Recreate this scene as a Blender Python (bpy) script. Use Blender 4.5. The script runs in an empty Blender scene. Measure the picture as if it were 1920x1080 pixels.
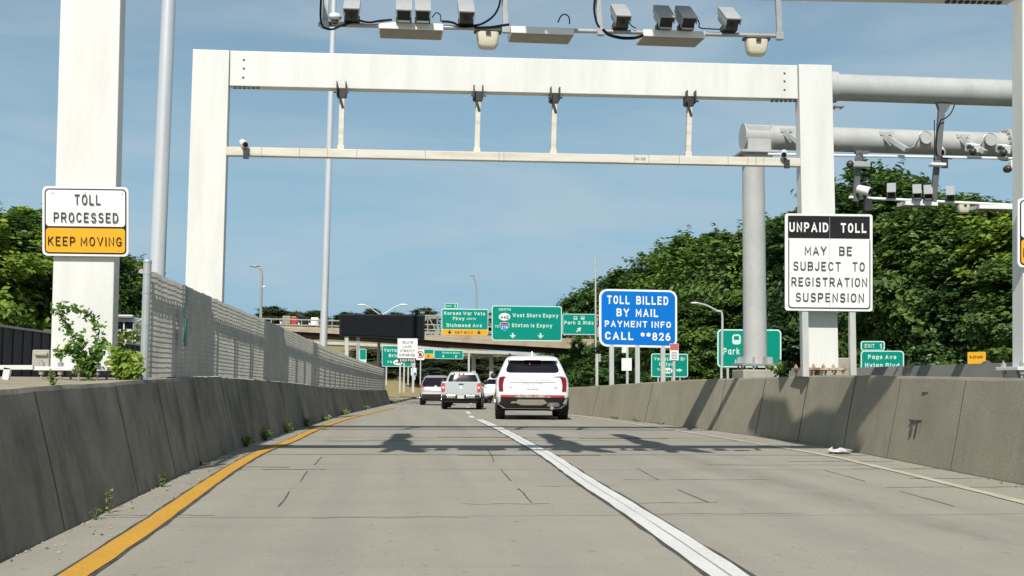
import bpy, math, random
from mathutils import Vector, Matrix

# ------------------------------------------------------------------ camera, sky, sun
sc = bpy.context.scene
COL = sc.collection
R = math.radians
CAM_H = 1.12
FPX = 2200.0            # focal length in pixels of the 1920 wide photograph
HORIZON = 716.0
VPX = 750.0
SUN_EL, SUN_AZ = 45.5, 14.0     # sun behind the viewer, a little to the left
cam_d = bpy.data.cameras.new("camera")
cam = bpy.data.objects.new("camera", cam_d)
COL.objects.link(cam)
cam_d.sensor_width = 36.0
cam_d.lens = 36.0 * FPX / 1920.0
cam_d.clip_start = 0.1
cam_d.clip_end = 6000
PITCH = math.atan((HORIZON - 540) / FPX)
YAW = math.atan((960 - VPX) / FPX)
CM = Matrix.Rotation(-YAW, 3, 'Z') @ Matrix.Rotation(math.pi / 2 + PITCH, 3, 'X') @ Matrix.Rotation(R(0.4), 3, 'Z')
cam.matrix_world = Matrix.Translation((0, 0, CAM_H)) @ CM.to_4x4()
sc.camera = cam

wd = bpy.data.worlds.new("World")
sc.world = wd
wd.use_nodes = True
nt = wd.node_tree
for n in list(nt.nodes):
    nt.nodes.remove(n)
wo = nt.nodes.new('ShaderNodeOutputWorld')
bg = nt.nodes.new('ShaderNodeBackground')
sky = nt.nodes.new('ShaderNodeTexSky')
sky.sky_type = 'NISHITA'
sky.sun_disc = False
sky.sun_elevation = R(SUN_EL)
sky.sun_rotation = R(180 + SUN_AZ)
sky.air_density = 1.0
sky.dust_density = 0.6
sky.ozone_density = 1.6
# thin cirrus: stretched noise in the sky direction
tc = nt.nodes.new('ShaderNodeTexCoord')
mp = nt.nodes.new('ShaderNodeMapping')
mp.inputs['Scale'].default_value = (1.1, 1.1, 5.5)
mp.inputs['Rotation'].default_value = (0.12, 0.10, 0.4)
nz = nt.nodes.new('ShaderNodeTexNoise')
nz.inputs['Scale'].default_value = 3.2
nz.inputs['Detail'].default_value = 7
nz.inputs['Roughness'].default_value = 0.55
nz.inputs['Distortion'].default_value = 0.5
cr = nt.nodes.new('ShaderNodeValToRGB')
cr.color_ramp.elements[0].position = 0.38
cr.color_ramp.elements[0].color = (0, 0, 0, 1)
cr.color_ramp.elements[1].position = 0.72
cr.color_ramp.elements[1].color = (0.62, 0.62, 0.62, 1)
mix = nt.nodes.new('ShaderNodeMixRGB')
mix.inputs['Color2'].default_value = (7.6, 8.9, 9.9, 1)
nt.links.new(tc.outputs['Generated'], mp.inputs['Vector'])
nt.links.new(mp.outputs['Vector'], nz.inputs['Vector'])
nt.links.new(nz.outputs['Fac'], cr.inputs['Fac'])
nt.links.new(cr.outputs['Color'], mix.inputs['Fac'])
sep = nt.nodes.new('ShaderNodeSeparateXYZ')
nt.links.new(tc.outputs['Generated'], sep.inputs['Vector'])
hr = nt.nodes.new('ShaderNodeMapRange')
hr.inputs['From Min'].default_value = 0.12
hr.inputs['From Max'].default_value = 0.50
hr.inputs['To Min'].default_value = 1.0
hr.inputs['To Max'].default_value = 0.0
nt.links.new(sep.outputs['Z'], hr.inputs['Value'])
hz = nt.nodes.new('ShaderNodeMixRGB')
hz.inputs['Color2'].default_value = (4.65, 7.75, 9.95, 1)
nt.links.new(hr.outputs['Result'], hz.inputs['Fac'])
nt.links.new(sky.outputs['Color'], hz.inputs['Color1'])
nt.links.new(hz.outputs['Color'], mix.inputs['Color1'])
nt.links.new(mix.outputs['Color'], bg.inputs['Color'])
nt.links.new(bg.outputs['Background'], wo.inputs['Surface'])
bg.inputs['Strength'].default_value = 0.068

sun_d = bpy.data.lights.new("sun", 'SUN')
sun_d.energy = 5.0
sun_d.angle = R(0.53)
sun_d.color = (1.0, 0.955, 0.88)
sun = bpy.data.objects.new("sun", sun_d)
COL.objects.link(sun)
SDIR = Vector((-math.sin(R(SUN_AZ)) * math.cos(R(SUN_EL)), -math.cos(R(SUN_AZ)) * math.cos(R(SUN_EL)), math.sin(R(SUN_EL))))
sun.rotation_euler = SDIR.to_track_quat('Z', 'Y').to_euler()
sun.location = (-20, -40, 60)

sc.view_settings.view_transform = 'Standard'
sc.view_settings.look = 'None'
sc.view_settings.exposure = -0.03
sc.view_settings.gamma = 1.0
sc.render.engine = 'CYCLES'
sc.cycles.max_bounces = 6
sc.cycles.transparent_max_bounces = 8

# ------------------------------------------------------------------ placing helpers
CAMP = Vector((0, 0, CAM_H))

def at(px, py, d):
    """world point seen at pixel (px,py) of the 1920x1080 photo, on the plane y = d"""
    v = CM @ Vector(((px - 960) / FPX, (540 - py) / FPX, -1))
    return CAMP + v * (d / v.y)

def zroad(d):
    if d < 38:
        return 0.0
    return -0.007 * (min(d, 150) - 38)

def ground(px, py):
    lo, hi = 2.0, 400.0
    for _ in range(50):
        m = (lo + hi) / 2
        if at(px, py, m).z > zroad(m):
            lo = m
        else:
            hi = m
    return at(px, py, lo)

def lerp(a, b, t):
    return a + (b - a) * t

def table(tab, x):
    if x <= tab[0][0]:
        return tab[0][1]
    for (x0, y0), (x1, y1) in zip(tab, tab[1:]):
        if x <= x1:
            return lerp(y0, y1, (x - x0) / (x1 - x0))
    return tab[-1][1]

def ppm(d, x=0.0):
    """pixels per metre at depth d"""
    return FPX / (d * math.cos(YAW) + x * math.sin(YAW))

# ------------------------------------------------------------------ mesh builder
class MB:
    def __init__(s):
        s.v, s.f, s.m = [], [], []

    def add(s, vs, fs, mi=0):
        o = len(s.v)
        s.v += [tuple(p) for p in vs]
        s.f += [tuple(i + o for i in f) for f in fs]
        s.m += [mi] * len(fs)

    def box(s, c, size, rot=None, mi=0):
        x, y, z = (q / 2 for q in size)
        vs = [Vector(p) for p in ((-x, -y, -z), (x, -y, -z), (x, y, -z), (-x, y, -z), (-x, -y, z), (x, -y, z), (x, y, z), (-x, y, z))]
        if rot is not None:
            vs = [rot @ p for p in vs]
        c = Vector(c)
        s.add([p + c for p in vs], [(0, 3, 2, 1), (4, 5, 6, 7), (0, 1, 5, 4), (1, 2, 6, 5), (2, 3, 7, 6), (3, 0, 4, 7)], mi)

    def bar(s, p0, p1, w, h, up=(0, 0, 1), mi=0):
        """rectangular bar from p0 to p1, w across, h along up"""
        p0, p1 = Vector(p0), Vector(p1)
        a = (p1 - p0).normalized()
        u = Vector(up)
        side = a.cross(u).normalized()
        u = side.cross(a).normalized()
        vs = []
        for p in (p0, p1):
            for sx, sz in ((-1, -1), (1, -1), (1, 1), (-1, 1)):
                vs.append(p + side * (sx * w / 2) + u * (sz * h / 2))
        s.add(vs, [(0, 3, 2, 1), (4, 5, 6, 7), (0, 1, 5, 4), (1, 2, 6, 5), (2, 3, 7, 6), (3, 0, 4, 7)], mi)

    def cyl(s, p0, p1, r0, r1=None, n=16, caps=True, mi=0):
        s.tube([p0, p1], [r0, r0 if r1 is None else r1], n, caps, mi)

    def tube(s, pts, rad, n=10, caps=True, mi=0):
        pts = [Vector(p) for p in pts]
        if not isinstance(rad, (list, tuple)):
            rad = [rad] * len(pts)
        vs = []
        prev = None
        for i, p in enumerate(pts):
            a = (pts[min(i + 1, len(pts) - 1)] - pts[max(i - 1, 0)]).normalized()
            ref = Vector((0, 0, 1)) if abs(a.z) < 0.9 else Vector((0, 1, 0))
            if prev is None:
                u = a.cross(ref).normalized()
            else:
                u = (prev - a * prev.dot(a)).normalized()
            prev = u
            w = a.cross(u)
            for k in range(n):
                t = 2 * math.pi * k / n
                vs.append(p + (u * math.cos(t) + w * math.sin(t)) * rad[i])
        fs = []
        for i in range(len(pts) - 1):
            for k in range(n):
                fs.append((i * n + k, i * n + (k + 1) % n, (i + 1) * n + (k + 1) % n, (i + 1) * n + k))
        if caps:
            fs.append(tuple(range(n - 1, -1, -1)))
            fs.append(tuple(range((len(pts) - 1) * n, len(pts) * n)))
        s.add(vs, fs, mi)

    def ball(s, c, r, nu=14, nv=8, mi=0):
        c = Vector(c)
        if not isinstance(r, (tuple, list)):
            r = (r, r, r)
        vs = [c + Vector((0, 0, -r[2]))]
        for j in range(1, nv):
            t = -math.pi / 2 + math.pi * j / nv
            for k in range(nu):
                a = 2 * math.pi * k / nu
                vs.append(c + Vector((r[0] * math.cos(t) * math.cos(a), r[1] * math.cos(t) * math.sin(a), r[2] * math.sin(t))))
        vs.append(c + Vector((0, 0, r[2])))
        fs = []
        for k in range(nu):
            fs.append((0, 1 + (k + 1) % nu, 1 + k))
            fs.append((len(vs) - 1, 1 + (nv - 2) * nu + k, 1 + (nv - 2) * nu + (k + 1) % nu))
        for j in range(nv - 2):
            for k in range(nu):
                a = 1 + j * nu
                fs.append((a + k, a + (k + 1) % nu, a + nu + (k + 1) % nu, a + nu + k))
        s.add(vs, fs, mi)

    def prism(s, poly, off, mi=0):
        """poly: list of world points (planar); off: extrusion vector"""
        n = len(poly)
        poly = [Vector(p) for p in poly]
        off = Vector(off)
        vs = poly + [p + off for p in poly]
        fs = [tuple(range(n)), tuple(range(2 * n - 1, n - 1, -1))]
        for i in range(n):
            j = (i + 1) % n
            fs.append((j, i, n + i, n + j))
        s.add(vs, fs, mi)

    def strip(s, rows, mi=0, closed=False):
        """rows: list of equal-length point lists -> grid of quads"""
        n = len(rows[0])
        vs = [p for r in rows for p in r]
        fs = []
        for i in range(len(rows) - 1):
            for k in range(n if closed else n - 1):
                k2 = (k + 1) % n
                fs.append((i * n + k, i * n + k2, (i + 1) * n + k2, (i + 1) * n + k))
        s.add(vs, fs, mi)

    def build(s, name, mats, parent=None, smooth=False, bevel=0.0, fix=True):
        me = bpy.data.meshes.new(name)
        off = Vector((0, 0, 0))
        if parent is not None:
            q = parent
            while q is not None:
                off += q.location
                q = q.parent
        me.from_pydata([tuple(Vector(p) - off) for p in s.v], [], s.f)
        if not isinstance(mats, (list, tuple)):
            mats = [mats]
        for m in mats:
            me.materials.append(m)
        if len(mats) > 1:
            me.polygons.foreach_set('material_index', s.m)
        if fix:
            import bmesh
            bm = bmesh.new()
            bm.from_mesh(me)
            bmesh.ops.recalc_face_normals(bm, faces=bm.faces)
            bm.to_mesh(me)
            bm.free()
        if smooth:
            me.polygons.foreach_set('use_smooth', [True] * len(me.polygons))
            try:
                me.set_sharp_from_angle(angle=R(38))
            except Exception:
                pass
        me.update()
        o = bpy.data.objects.new(name, me)
        COL.objects.link(o)
        if parent is not None:
            o.parent = parent
        if bevel:
            b = o.modifiers.new('bevel', 'BEVEL')
            b.width = bevel
            b.segments = 2
            b.limit_method = 'ANGLE'
            b.angle_limit = R(40)
        return o


def tag(o, label, cat, group=None):
    o['label'] = label
    o['category'] = cat
    if group:
        o['group'] = group
    return o

def thing(name, label, cat, loc=(0, 0, 0), group=None):
    o = bpy.data.objects.new(name, None)
    COL.objects.link(o)
    o.location = Vector(loc)
    o.empty_display_size = 0.2
    return tag(o, label, cat, group)

def struct(o, kind='structure'):
    o['kind'] = kind
    return o

def copy_tree(o, parent=None):
    c = o.copy()
    COL.objects.link(c)
    c.parent = parent
    for ch in [q for q in bpy.data.objects if q.parent == o]:
        copy_tree(ch, c)
    return c

# ------------------------------------------------------------------ materials
def newmat(name):
    m = bpy.data.materials.new(name)
    m.use_nodes = True
    t = m.node_tree
    return m, t, t.nodes['Principled BSDF']

def pm(name, col, rough=0.6, metal=0.0, var=0.08, scale=3.0, stretch=(1, 1, 1), bump=0.0, bscale=30.0, col2=None, lo=0.35, hi=0.7,
       fine=0.0, fscale=60.0, coat=0.0, spec=0.5, amount=1.0):
    """paint / concrete / metal: base colour broken up by one broad and one fine noise"""
    m, t, b = newmat(name)
    N, L = t.nodes, t.links
    b.inputs['Roughness'].default_value = rough
    b.inputs['Metallic'].default_value = metal
    b.inputs['Specular IOR Level'].default_value = spec
    if coat:
        b.inputs['Coat Weight'].default_value = coat
        b.inputs['Coat Roughness'].default_value = 0.05
    tcn = N.new('ShaderNodeTexCoord')
    mpn = N.new('ShaderNodeMapping')
    mpn.inputs['Scale'].default_value = stretch
    L.new(tcn.outputs['Object'], mpn.inputs['Vector'])
    n1 = N.new('ShaderNodeTexNoise')
    n1.inputs['Scale'].default_value = scale
    n1.inputs['Detail'].default_value = 6
    n1.inputs['Roughness'].default_value = 0.6
    L.new(mpn.outputs['Vector'], n1.inputs['Vector'])
    ramp = N.new('ShaderNodeMapRange')
    ramp.inputs['From Min'].default_value = lo
    ramp.inputs['From Max'].default_value = hi
    ramp.inputs['To Max'].default_value = amount
    L.new(n1.outputs['Fac'], ramp.inputs['Value'])
    mx = N.new('ShaderNodeMixRGB')
    c = tuple(col) + (1,)
    c2 = tuple(col2) + (1,) if col2 else tuple(max(0, q * (1 - 2 * var)) for q in col) + (1,)
    mx.inputs['Color1'].default_value = c
    mx.inputs['Color2'].default_value = c2
    L.new(ramp.outputs['Result'], mx.inputs['Fac'])
    out = mx.outputs['Color']
    if fine:
        n2 = N.new('ShaderNodeTexNoise')
        n2.inputs['Scale'].default_value = fscale
        n2.inputs['Detail'].default_value = 4
        L.new(tcn.outputs['Object'], n2.inputs['Vector'])
        mr = N.new('ShaderNodeMapRange')
        mr.inputs['From Min'].default_value = 0.3
        mr.inputs['From Max'].default_value = 0.7
        mr.inputs['To Min'].default_value = 1 - fine
        mr.inputs['To Max'].default_value = 1 + fine
        L.new(n2.outputs['Fac'], mr.inputs['Value'])
        mm = N.new('ShaderNodeMixRGB')
        mm.blend_type = 'MULTIPLY'
        mm.inputs['Fac'].default_value = 1
        L.new(out, mm.inputs['Color1'])
        L.new(mr.outputs['Result'], mm.inputs['Color2'])
        out = mm.outputs['Color']
    L.new(out, b.inputs['Base Color'])
    if bump:
        n3 = N.new('ShaderNodeTexNoise')
        n3.inputs['Scale'].default_value = bscale
        n3.inputs['Detail'].default_value = 5
        L.new(tcn.outputs['Object'], n3.inputs['Vector'])
        bp = N.new('ShaderNodeBump')
        bp.inputs['Strength'].default_value = bump
        bp.inputs['Distance'].default_value = 0.02
        L.new(n3.outputs['Fac'], bp.inputs['Height'])
        L.new(bp.outputs['Normal'], b.inputs['Normal'])
    return m

def foliage(name, cols, scale=0.55, trans=0.38):
    m, t, b = newmat(name)
    N, L = t.nodes, t.links
    geo = N.new('ShaderNodeNewGeometry')
    oi = N.new('ShaderNodeObjectInfo')
    n1 = N.new('ShaderNodeTexNoise')
    n1.inputs['Scale'].default_value = scale
    n1.inputs['Detail'].default_value = 3
    L.new(geo.outputs['Position'], n1.inputs['Vector'])
    ad = N.new('ShaderNodeMath')
    ad.operation = 'MULTIPLY_ADD'
    ad.inputs[1].default_value = 0.35
    L.new(geo.outputs['Random Per Island'], ad.inputs[0])
    sb = N.new('ShaderNodeMath')
    sb.operation = 'MULTIPLY_ADD'
    sb.inputs[1].default_value = 0.50
    sb.inputs[2].default_value = -0.38
    L.new(oi.outputs['Random'], sb.inputs[0])
    a2 = N.new('ShaderNodeMath')
    L.new(n1.outputs['Fac'], a2.inputs[0])
    L.new(sb.outputs[0], a2.inputs[1])
    L.new(a2.outputs[0], ad.inputs[2])
    cr = N.new('ShaderNodeValToRGB')
    e = cr.color_ramp.elements
    e[0].position, e[0].color = 0.25, tuple(cols[0]) + (1,)
    e[1].position, e[1].color = 0.85, tuple(cols[2]) + (1,)
    mid = e.new(0.55)
    mid.color = tuple(cols[1]) + (1,)
    L.new(ad.outputs[0], cr.inputs['Fac'])
    df = N.new('ShaderNodeBsdfDiffuse')
    tr = N.new('ShaderNodeBsdfTranslucent')
    gl = N.new('ShaderNodeBsdfGlossy')
    gl.inputs['Roughness'].default_value = 0.45
    gl.inputs['Color'].default_value = (0.5, 0.55, 0.5, 1)
    ms = N.new('ShaderNodeMixShader')
    ms.inputs[0].default_value = trans
    m2 = N.new('ShaderNodeMixShader')
    m2.inputs[0].default_value = 0.05
    L.new(cr.outputs['Color'], df.inputs['Color'])
    L.new(cr.outputs['Color'], tr.inputs['Color'])
    L.new(df.outputs[0], ms.inputs[1])
    L.new(tr.outputs[0], ms.inputs[2])
    L.new(ms.outputs[0], m2.inputs[1])
    L.new(gl.outputs[0], m2.inputs[2])
    L.new(m2.outputs[0], N['Material Output'].inputs['Surface'])
    return m

M = {}
M['steel_white'] = pm('white_painted_steel', (0.715, 0.720, 0.680), 0.5, 0, 0.05, 1.2, (2.2, 2.2, 0.35), col2=(0.60, 0.60, 0.555), lo=0.42, hi=0.8, fine=0.03, fscale=25)
M['steel_cream'] = pm('cream_weathered_steel', (0.66, 0.63, 0.54), 0.55, 0, 0.1, 1.5, (0.6, 1, 5), col2=(0.50, 0.45, 0.36), lo=0.45, hi=0.75)
M['steel_grey'] = pm('grey_galvanised_steel', (0.42, 0.43, 0.42), 0.45, 0.3, 0.1, 4, col2=(0.33, 0.34, 0.34), fine=0.06)
M['pipe_grey'] = pm('pale_grey_pipe_paint', (0.48, 0.49, 0.47), 0.45, 0, 0.08, 1.6, (1, 1, 0.6), col2=(0.40, 0.41, 0.39), fine=0.05, fscale=20)
M['pole_metal'] = pm('aluminium_pole', (0.78, 0.78, 0.77), 0.30, 0.45, 0.05, 2, (1, 1, 0.2))
M['dark_steel'] = pm('dark_bracket_steel', (0.05, 0.05, 0.052), 0.5, 0.2, 0.2, 6)
M['hanger_dark'] = pm('dark_grey_hanger_steel', (0.16, 0.165, 0.17), 0.5, 0.2, 0.1, 4)
M['rust'] = pm('rusty_steel', (0.20, 0.095, 0.045), 0.8, 0, 0.3, 9, col2=(0.48, 0.40, 0.30), lo=0.35, hi=0.6)
M['black'] = pm('black_rubber', (0.010, 0.0115, 0.015), 0.7, 0, 0.2, 8, spec=0.12)
M['cam_grey'] = pm('camera_housing_grey', (0.40, 0.42, 0.43), 0.45, 0.1, 0.05, 8)
M['cam_dark'] = pm('camera_front_dark', (0.045, 0.045, 0.043), 0.4, 0, 0.1, 10)
M['lens'] = pm('lens_black', (0.005, 0.005, 0.006), 0.08, 0, 0.0, 10)
M['panel_white'] = pm('white_panel_enamel', (0.82, 0.82, 0.80), 0.4, 0, 0.03, 4)
M['panel_beige'] = pm('underside_shade_beige', (0.30, 0.275, 0.22), 0.5, 0, 0.08, 5)  # panel underside shade put into the colour; also plain beige on a truck
M['cream'] = pm('cream_radome_plastic', (0.66, 0.62, 0.48), 0.45, 0, 0.04, 4)
M['road'] = None
M['sign_white'] = pm('white_sign_sheeting', (0.80, 0.80, 0.78), 0.45, 0, 0.02, 2, lo=0.45, hi=0.8, spec=0.15)
M['sign_black'] = pm('black_sign_ink', (0.022, 0.022, 0.024), 0.5, 0, 0.1, 5, spec=0.15)
M['sign_grey'] = pm('faded_black_sign_ink', (0.07, 0.07, 0.07), 0.5, 0, 0.1, 5, spec=0.15)
M['sign_yellow'] = pm('amber_sign_sheeting', (0.80, 0.40, 0.025), 0.45, 0, 0.04, 2, spec=0.15)
M['sign_green'] = pm('green_sign_sheeting', (0.002, 0.27, 0.20), 0.45, 0, 0.05, 1.5, spec=0.15)
M['sign_blue'] = pm('blue_sign_sheeting', (0.002, 0.17, 0.60), 0.45, 0, 0.05, 1.5, spec=0.15)
M['legend_white'] = pm('white_legend', (0.82, 0.84, 0.82), 0.45, 0, 0.02, 2, spec=0.15)
M['legend_mint'] = pm('mint_white_legend', (0.62, 0.80, 0.72), 0.45, 0, 0.02, 2, spec=0.15)
M['sign_red'] = pm('red_sign_ink', (0.45, 0.03, 0.03), 0.5, 0, 0.08, 3, spec=0.15)
M['faded_red'] = pm('faded_red_ink', (0.50, 0.16, 0.14), 0.5, 0, 0.08, 3, spec=0.15)
M['rail_dull'] = pm('dull_bridge_rail', (0.34, 0.34, 0.29), 0.6, 0, 0.1, 2)
M['alu'] = pm('bare_aluminium_post', (0.60, 0.60, 0.57), 0.5, 0.25, 0.08, 5, (1, 1, 0.3))
M['vms'] = pm('message_board_black', (0.018, 0.022, 0.030), 0.5, 0, 0.15, 2, spec=0.15)
M['con_tan'] = pm('tan_bridge_concrete', (0.42, 0.36, 0.27), 0.85, 0, 0.15, 0.8, col2=(0.30, 0.22, 0.14), lo=0.5, hi=0.75)
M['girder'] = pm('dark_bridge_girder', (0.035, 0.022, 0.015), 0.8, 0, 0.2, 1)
M['rail_pale'] = pm('pale_bridge_rail', (0.52, 0.52, 0.46), 0.6, 0, 0.08, 2)
M['con_pale'] = pm('pale_concrete', (0.42, 0.39, 0.33), 0.9, 0, 0.12, 2.5, fine=0.08, bump=0.3)
M['wall_far'] = pm('far_wall_concrete', (0.33, 0.32, 0.28), 0.9, 0, 0.12, 0.8, fine=0.06)
M['slat'] = pm('pale_fence_slat', (0.47, 0.455, 0.40), 0.6, 0, 0.08, 2.5, col2=(0.36, 0.35, 0.31))
M['slat_shade'] = pm('shade_side_fence', (0.035, 0.036, 0.042), 0.7, 0, 0.2, 2)  # shade side of a slat fence put into a near black colour
M['fence_post'] = pm('galvanised_fence_post', (0.44, 0.46, 0.46), 0.5, 0.2, 0.08, 6)
M['teal'] = pm('faded_green_strap', (0.05, 0.25, 0.20), 0.6, 0, 0.1, 8)
M['leaf_a'] = foliage('maple_leaves', ((0.055, 0.115, 0.028), (0.140, 0.250, 0.042), (0.30, 0.40, 0.062)))
M['leaf_b'] = foliage('oak_leaves', ((0.034, 0.074, 0.026), (0.076, 0.150, 0.040), (0.16, 0.25, 0.055)))
M['leaf_far'] = foliage('far_leaves', ((0.07, 0.095, 0.045), (0.12, 0.15, 0.065), (0.18, 0.21, 0.08)), 0.15)
M['leaf_weed'] = foliage('weed_leaves', ((0.08, 0.16, 0.02), (0.15, 0.26, 0.03), (0.34, 0.38, 0.05)), 4.0, 0.3)
M['bark'] = pm('tree_bark', (0.10, 0.08, 0.06), 0.9, 0, 0.25, 5, (1, 1, 0.3), bump=0.5)
M['grass_dry'] = foliage('dry_grass', ((0.16, 0.13, 0.05), (0.25, 0.20, 0.08), (0.34, 0.28, 0.12)), 2.0, 0.2)
M['litter'] = pm('white_plastic_litter', (0.62, 0.62, 0.60), 0.4, 0, 0.15, 12)
# vehicles
M['paint_white'] = pm('white_car_paint', (0.78, 0.79, 0.80), 0.25, 0, 0.01, 1, coat=0.6)
M['paint_silver'] = pm('pale_grey_pickup_paint', (0.52, 0.57, 0.56), 0.3, 0.2, 0.02, 1, coat=0.5)
M['paint_taupe'] = pm('taupe_car_paint', (0.40, 0.37, 0.35), 0.28, 0.3, 0.02, 1, coat=0.5)
M['paint_red'] = pm('red_vehicle_paint', (0.50, 0.04, 0.04), 0.35, 0, 0.02, 1, coat=0.4)
M['plastic'] = pm('black_bumper_plastic', (0.018, 0.018, 0.019), 0.55, 0, 0.1, 10)
M['plastic_brown'] = pm('dark_brown_bumper_plastic', (0.06, 0.04, 0.035), 0.5, 0, 0.1, 10)
M['glass'] = pm('dark_tinted_glass', (0.008, 0.009, 0.012), 0.06, 0, 0.0, 1, spec=0.6)
M['tail_red'] = pm('red_tail_lamp', (0.20, 0.012, 0.012), 0.15, 0, 0.02, 5)
M['tail_red2'] = pm('bright_red_tail_lamp', (0.62, 0.06, 0.05), 0.2, 0, 0.02, 5)
M['reflector'] = pm('red_reflector', (0.42, 0.06, 0.03), 0.2, 0, 0.02, 5)
M['chrome'] = pm('satin_silver_trim', (0.70, 0.68, 0.64), 0.22, 0.85, 0.02, 5)
M['tyre'] = pm('tyre_rubber', (0.012, 0.012, 0.012), 0.85, 0, 0.1, 10)
M['plate'] = pm('pale_number_plate', (0.62, 0.60, 0.50), 0.5, 0, 0.05, 10)

def concrete(name, c1, c2, streak=0.5, dark=(0.03, 0.03, 0.03), sthr=(0.56, 0.72), rot=0.0):
    m, t, b = newmat(name)
    N, L = t.nodes, t.links
    b.inputs['Roughness'].default_value = 0.92
    b.inputs['Specular IOR Level'].default_value = 0.25
    tcn = N.new('ShaderNodeTexCoord')

    def noise(scale, detail, st=None, rough=0.6):
        n = N.new('ShaderNodeTexNoise')
        n.inputs['Scale'].default_value = scale
        n.inputs['Detail'].default_value = detail
        n.inputs['Roughness'].default_value = rough
        src = tcn.outputs['Object']
        if st:
            mpn = N.new('ShaderNodeMapping')
            mpn.inputs['Scale'].default_value = st
            L.new(src, mpn.inputs['Vector'])
            src = mpn.outputs['Vector']
        L.new(src, n.inputs['Vector'])
        return n.outputs['Fac']

    def mrange(v, a, bb, c, d):
        r = N.new('ShaderNodeMapRange')
        for k, x in zip(('From Min', 'From Max', 'To Min', 'To Max'), (a, bb, c, d)):
            r.inputs[k].default_value = x
        L.new(v, r.inputs['Value'])
        return r.outputs['Result']

    def mixc(fac, a, bcol, mode='MIX'):
        x = N.new('ShaderNodeMixRGB')
        x.blend_type = mode
        if isinstance(fac, float):
            x.inputs['Fac'].default_value = fac
        else:
            L.new(fac, x.inputs['Fac'])
        for k, q in (('Color1', a), ('Color2', bcol)):
            if isinstance(q, tuple):
                x.inputs[k].default_value = q + (1,)
            else:
                L.new(q, x.inputs[k])
        return x.outputs['Color']
    col = mixc(mrange(noise(0.85, 6, None, 0.65), 0.36, 0.66, 0, 1), c1, c2)
    if streak:
        col = mixc(mrange(noise(1.5, 7, (1.5, 1.5, 0.30), 0.68), sthr[0], sthr[1], 0, streak), col, dark)
        col = mixc(mrange(noise(1.1, 6), 0.60, 0.75, 0, streak * 0.5), col, dark)
        col = mixc(mrange(noise(3.1, 6, (1.3, 1.3, 0.22), 0.7), 0.60, 0.80, 0, streak * 0.45), col, tuple(min(1, q * 1.6) for q in c1))
    col = mixc(1.0, col, mrange(noise(45, 4, None, 0.7), 0.3, 0.7, 0.86, 1.12), 'MULTIPLY')
    L.new(col, b.inputs['Base Color'])
    bp = N.new('ShaderNodeBump')
    bp.inputs['Strength'].default_value = 0.35
    bp.inputs['Distance'].default_value = 0.015
    L.new(noise(28, 5), bp.inputs['Height'])
    L.new(bp.outputs['Normal'], b.inputs['Normal'])
    return m

M['bar_left'] = concrete('dark_stained_barrier_concrete', (0.290, 0.268, 0.215), (0.150, 0.139, 0.115), 0.75, (0.040, 0.037, 0.032), (0.50, 0.78))  # darker base and stronger dark streaks than the right barrier
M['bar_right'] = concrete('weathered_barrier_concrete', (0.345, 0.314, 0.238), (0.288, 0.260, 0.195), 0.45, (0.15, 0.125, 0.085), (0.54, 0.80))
M['ledge'] = concrete('sandy_ledge_concrete', (0.36, 0.32, 0.23), (0.29, 0.25, 0.18), 0.2, (0.16, 0.13, 0.08), (0.6, 0.78))
M['joint'] = pm('dark_joint_filler', (0.030, 0.029, 0.027), 0.9, 0, 0.2, 5)
M['seal'] = pm('dark_crack_sealer', (0.085, 0.082, 0.075), 0.9, 0, 0.3, 3)
M['crack'] = pm('dusty_crack', (0.155, 0.145, 0.12), 0.95, 0, 0.35, 2.5, lo=0.3, hi=0.7)
M['line_yellow'] = concrete('worn_yellow_line_paint', (0.58, 0.315, 0.045), (0.53, 0.29, 0.045), 0.15, (0.40, 0.26, 0.09), (0.58, 0.72))
M['line_white'] = concrete('worn_white_line_paint', (0.68, 0.68, 0.64), (0.60, 0.60, 0.56), 0.2, (0.36, 0.35, 0.31), (0.58, 0.72))
M['line_dim'] = concrete('dull_edge_line_paint', (0.52, 0.49, 0.38), (0.45, 0.42, 0.32), 0.3, (0.30, 0.28, 0.22), (0.55, 0.72))

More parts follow.
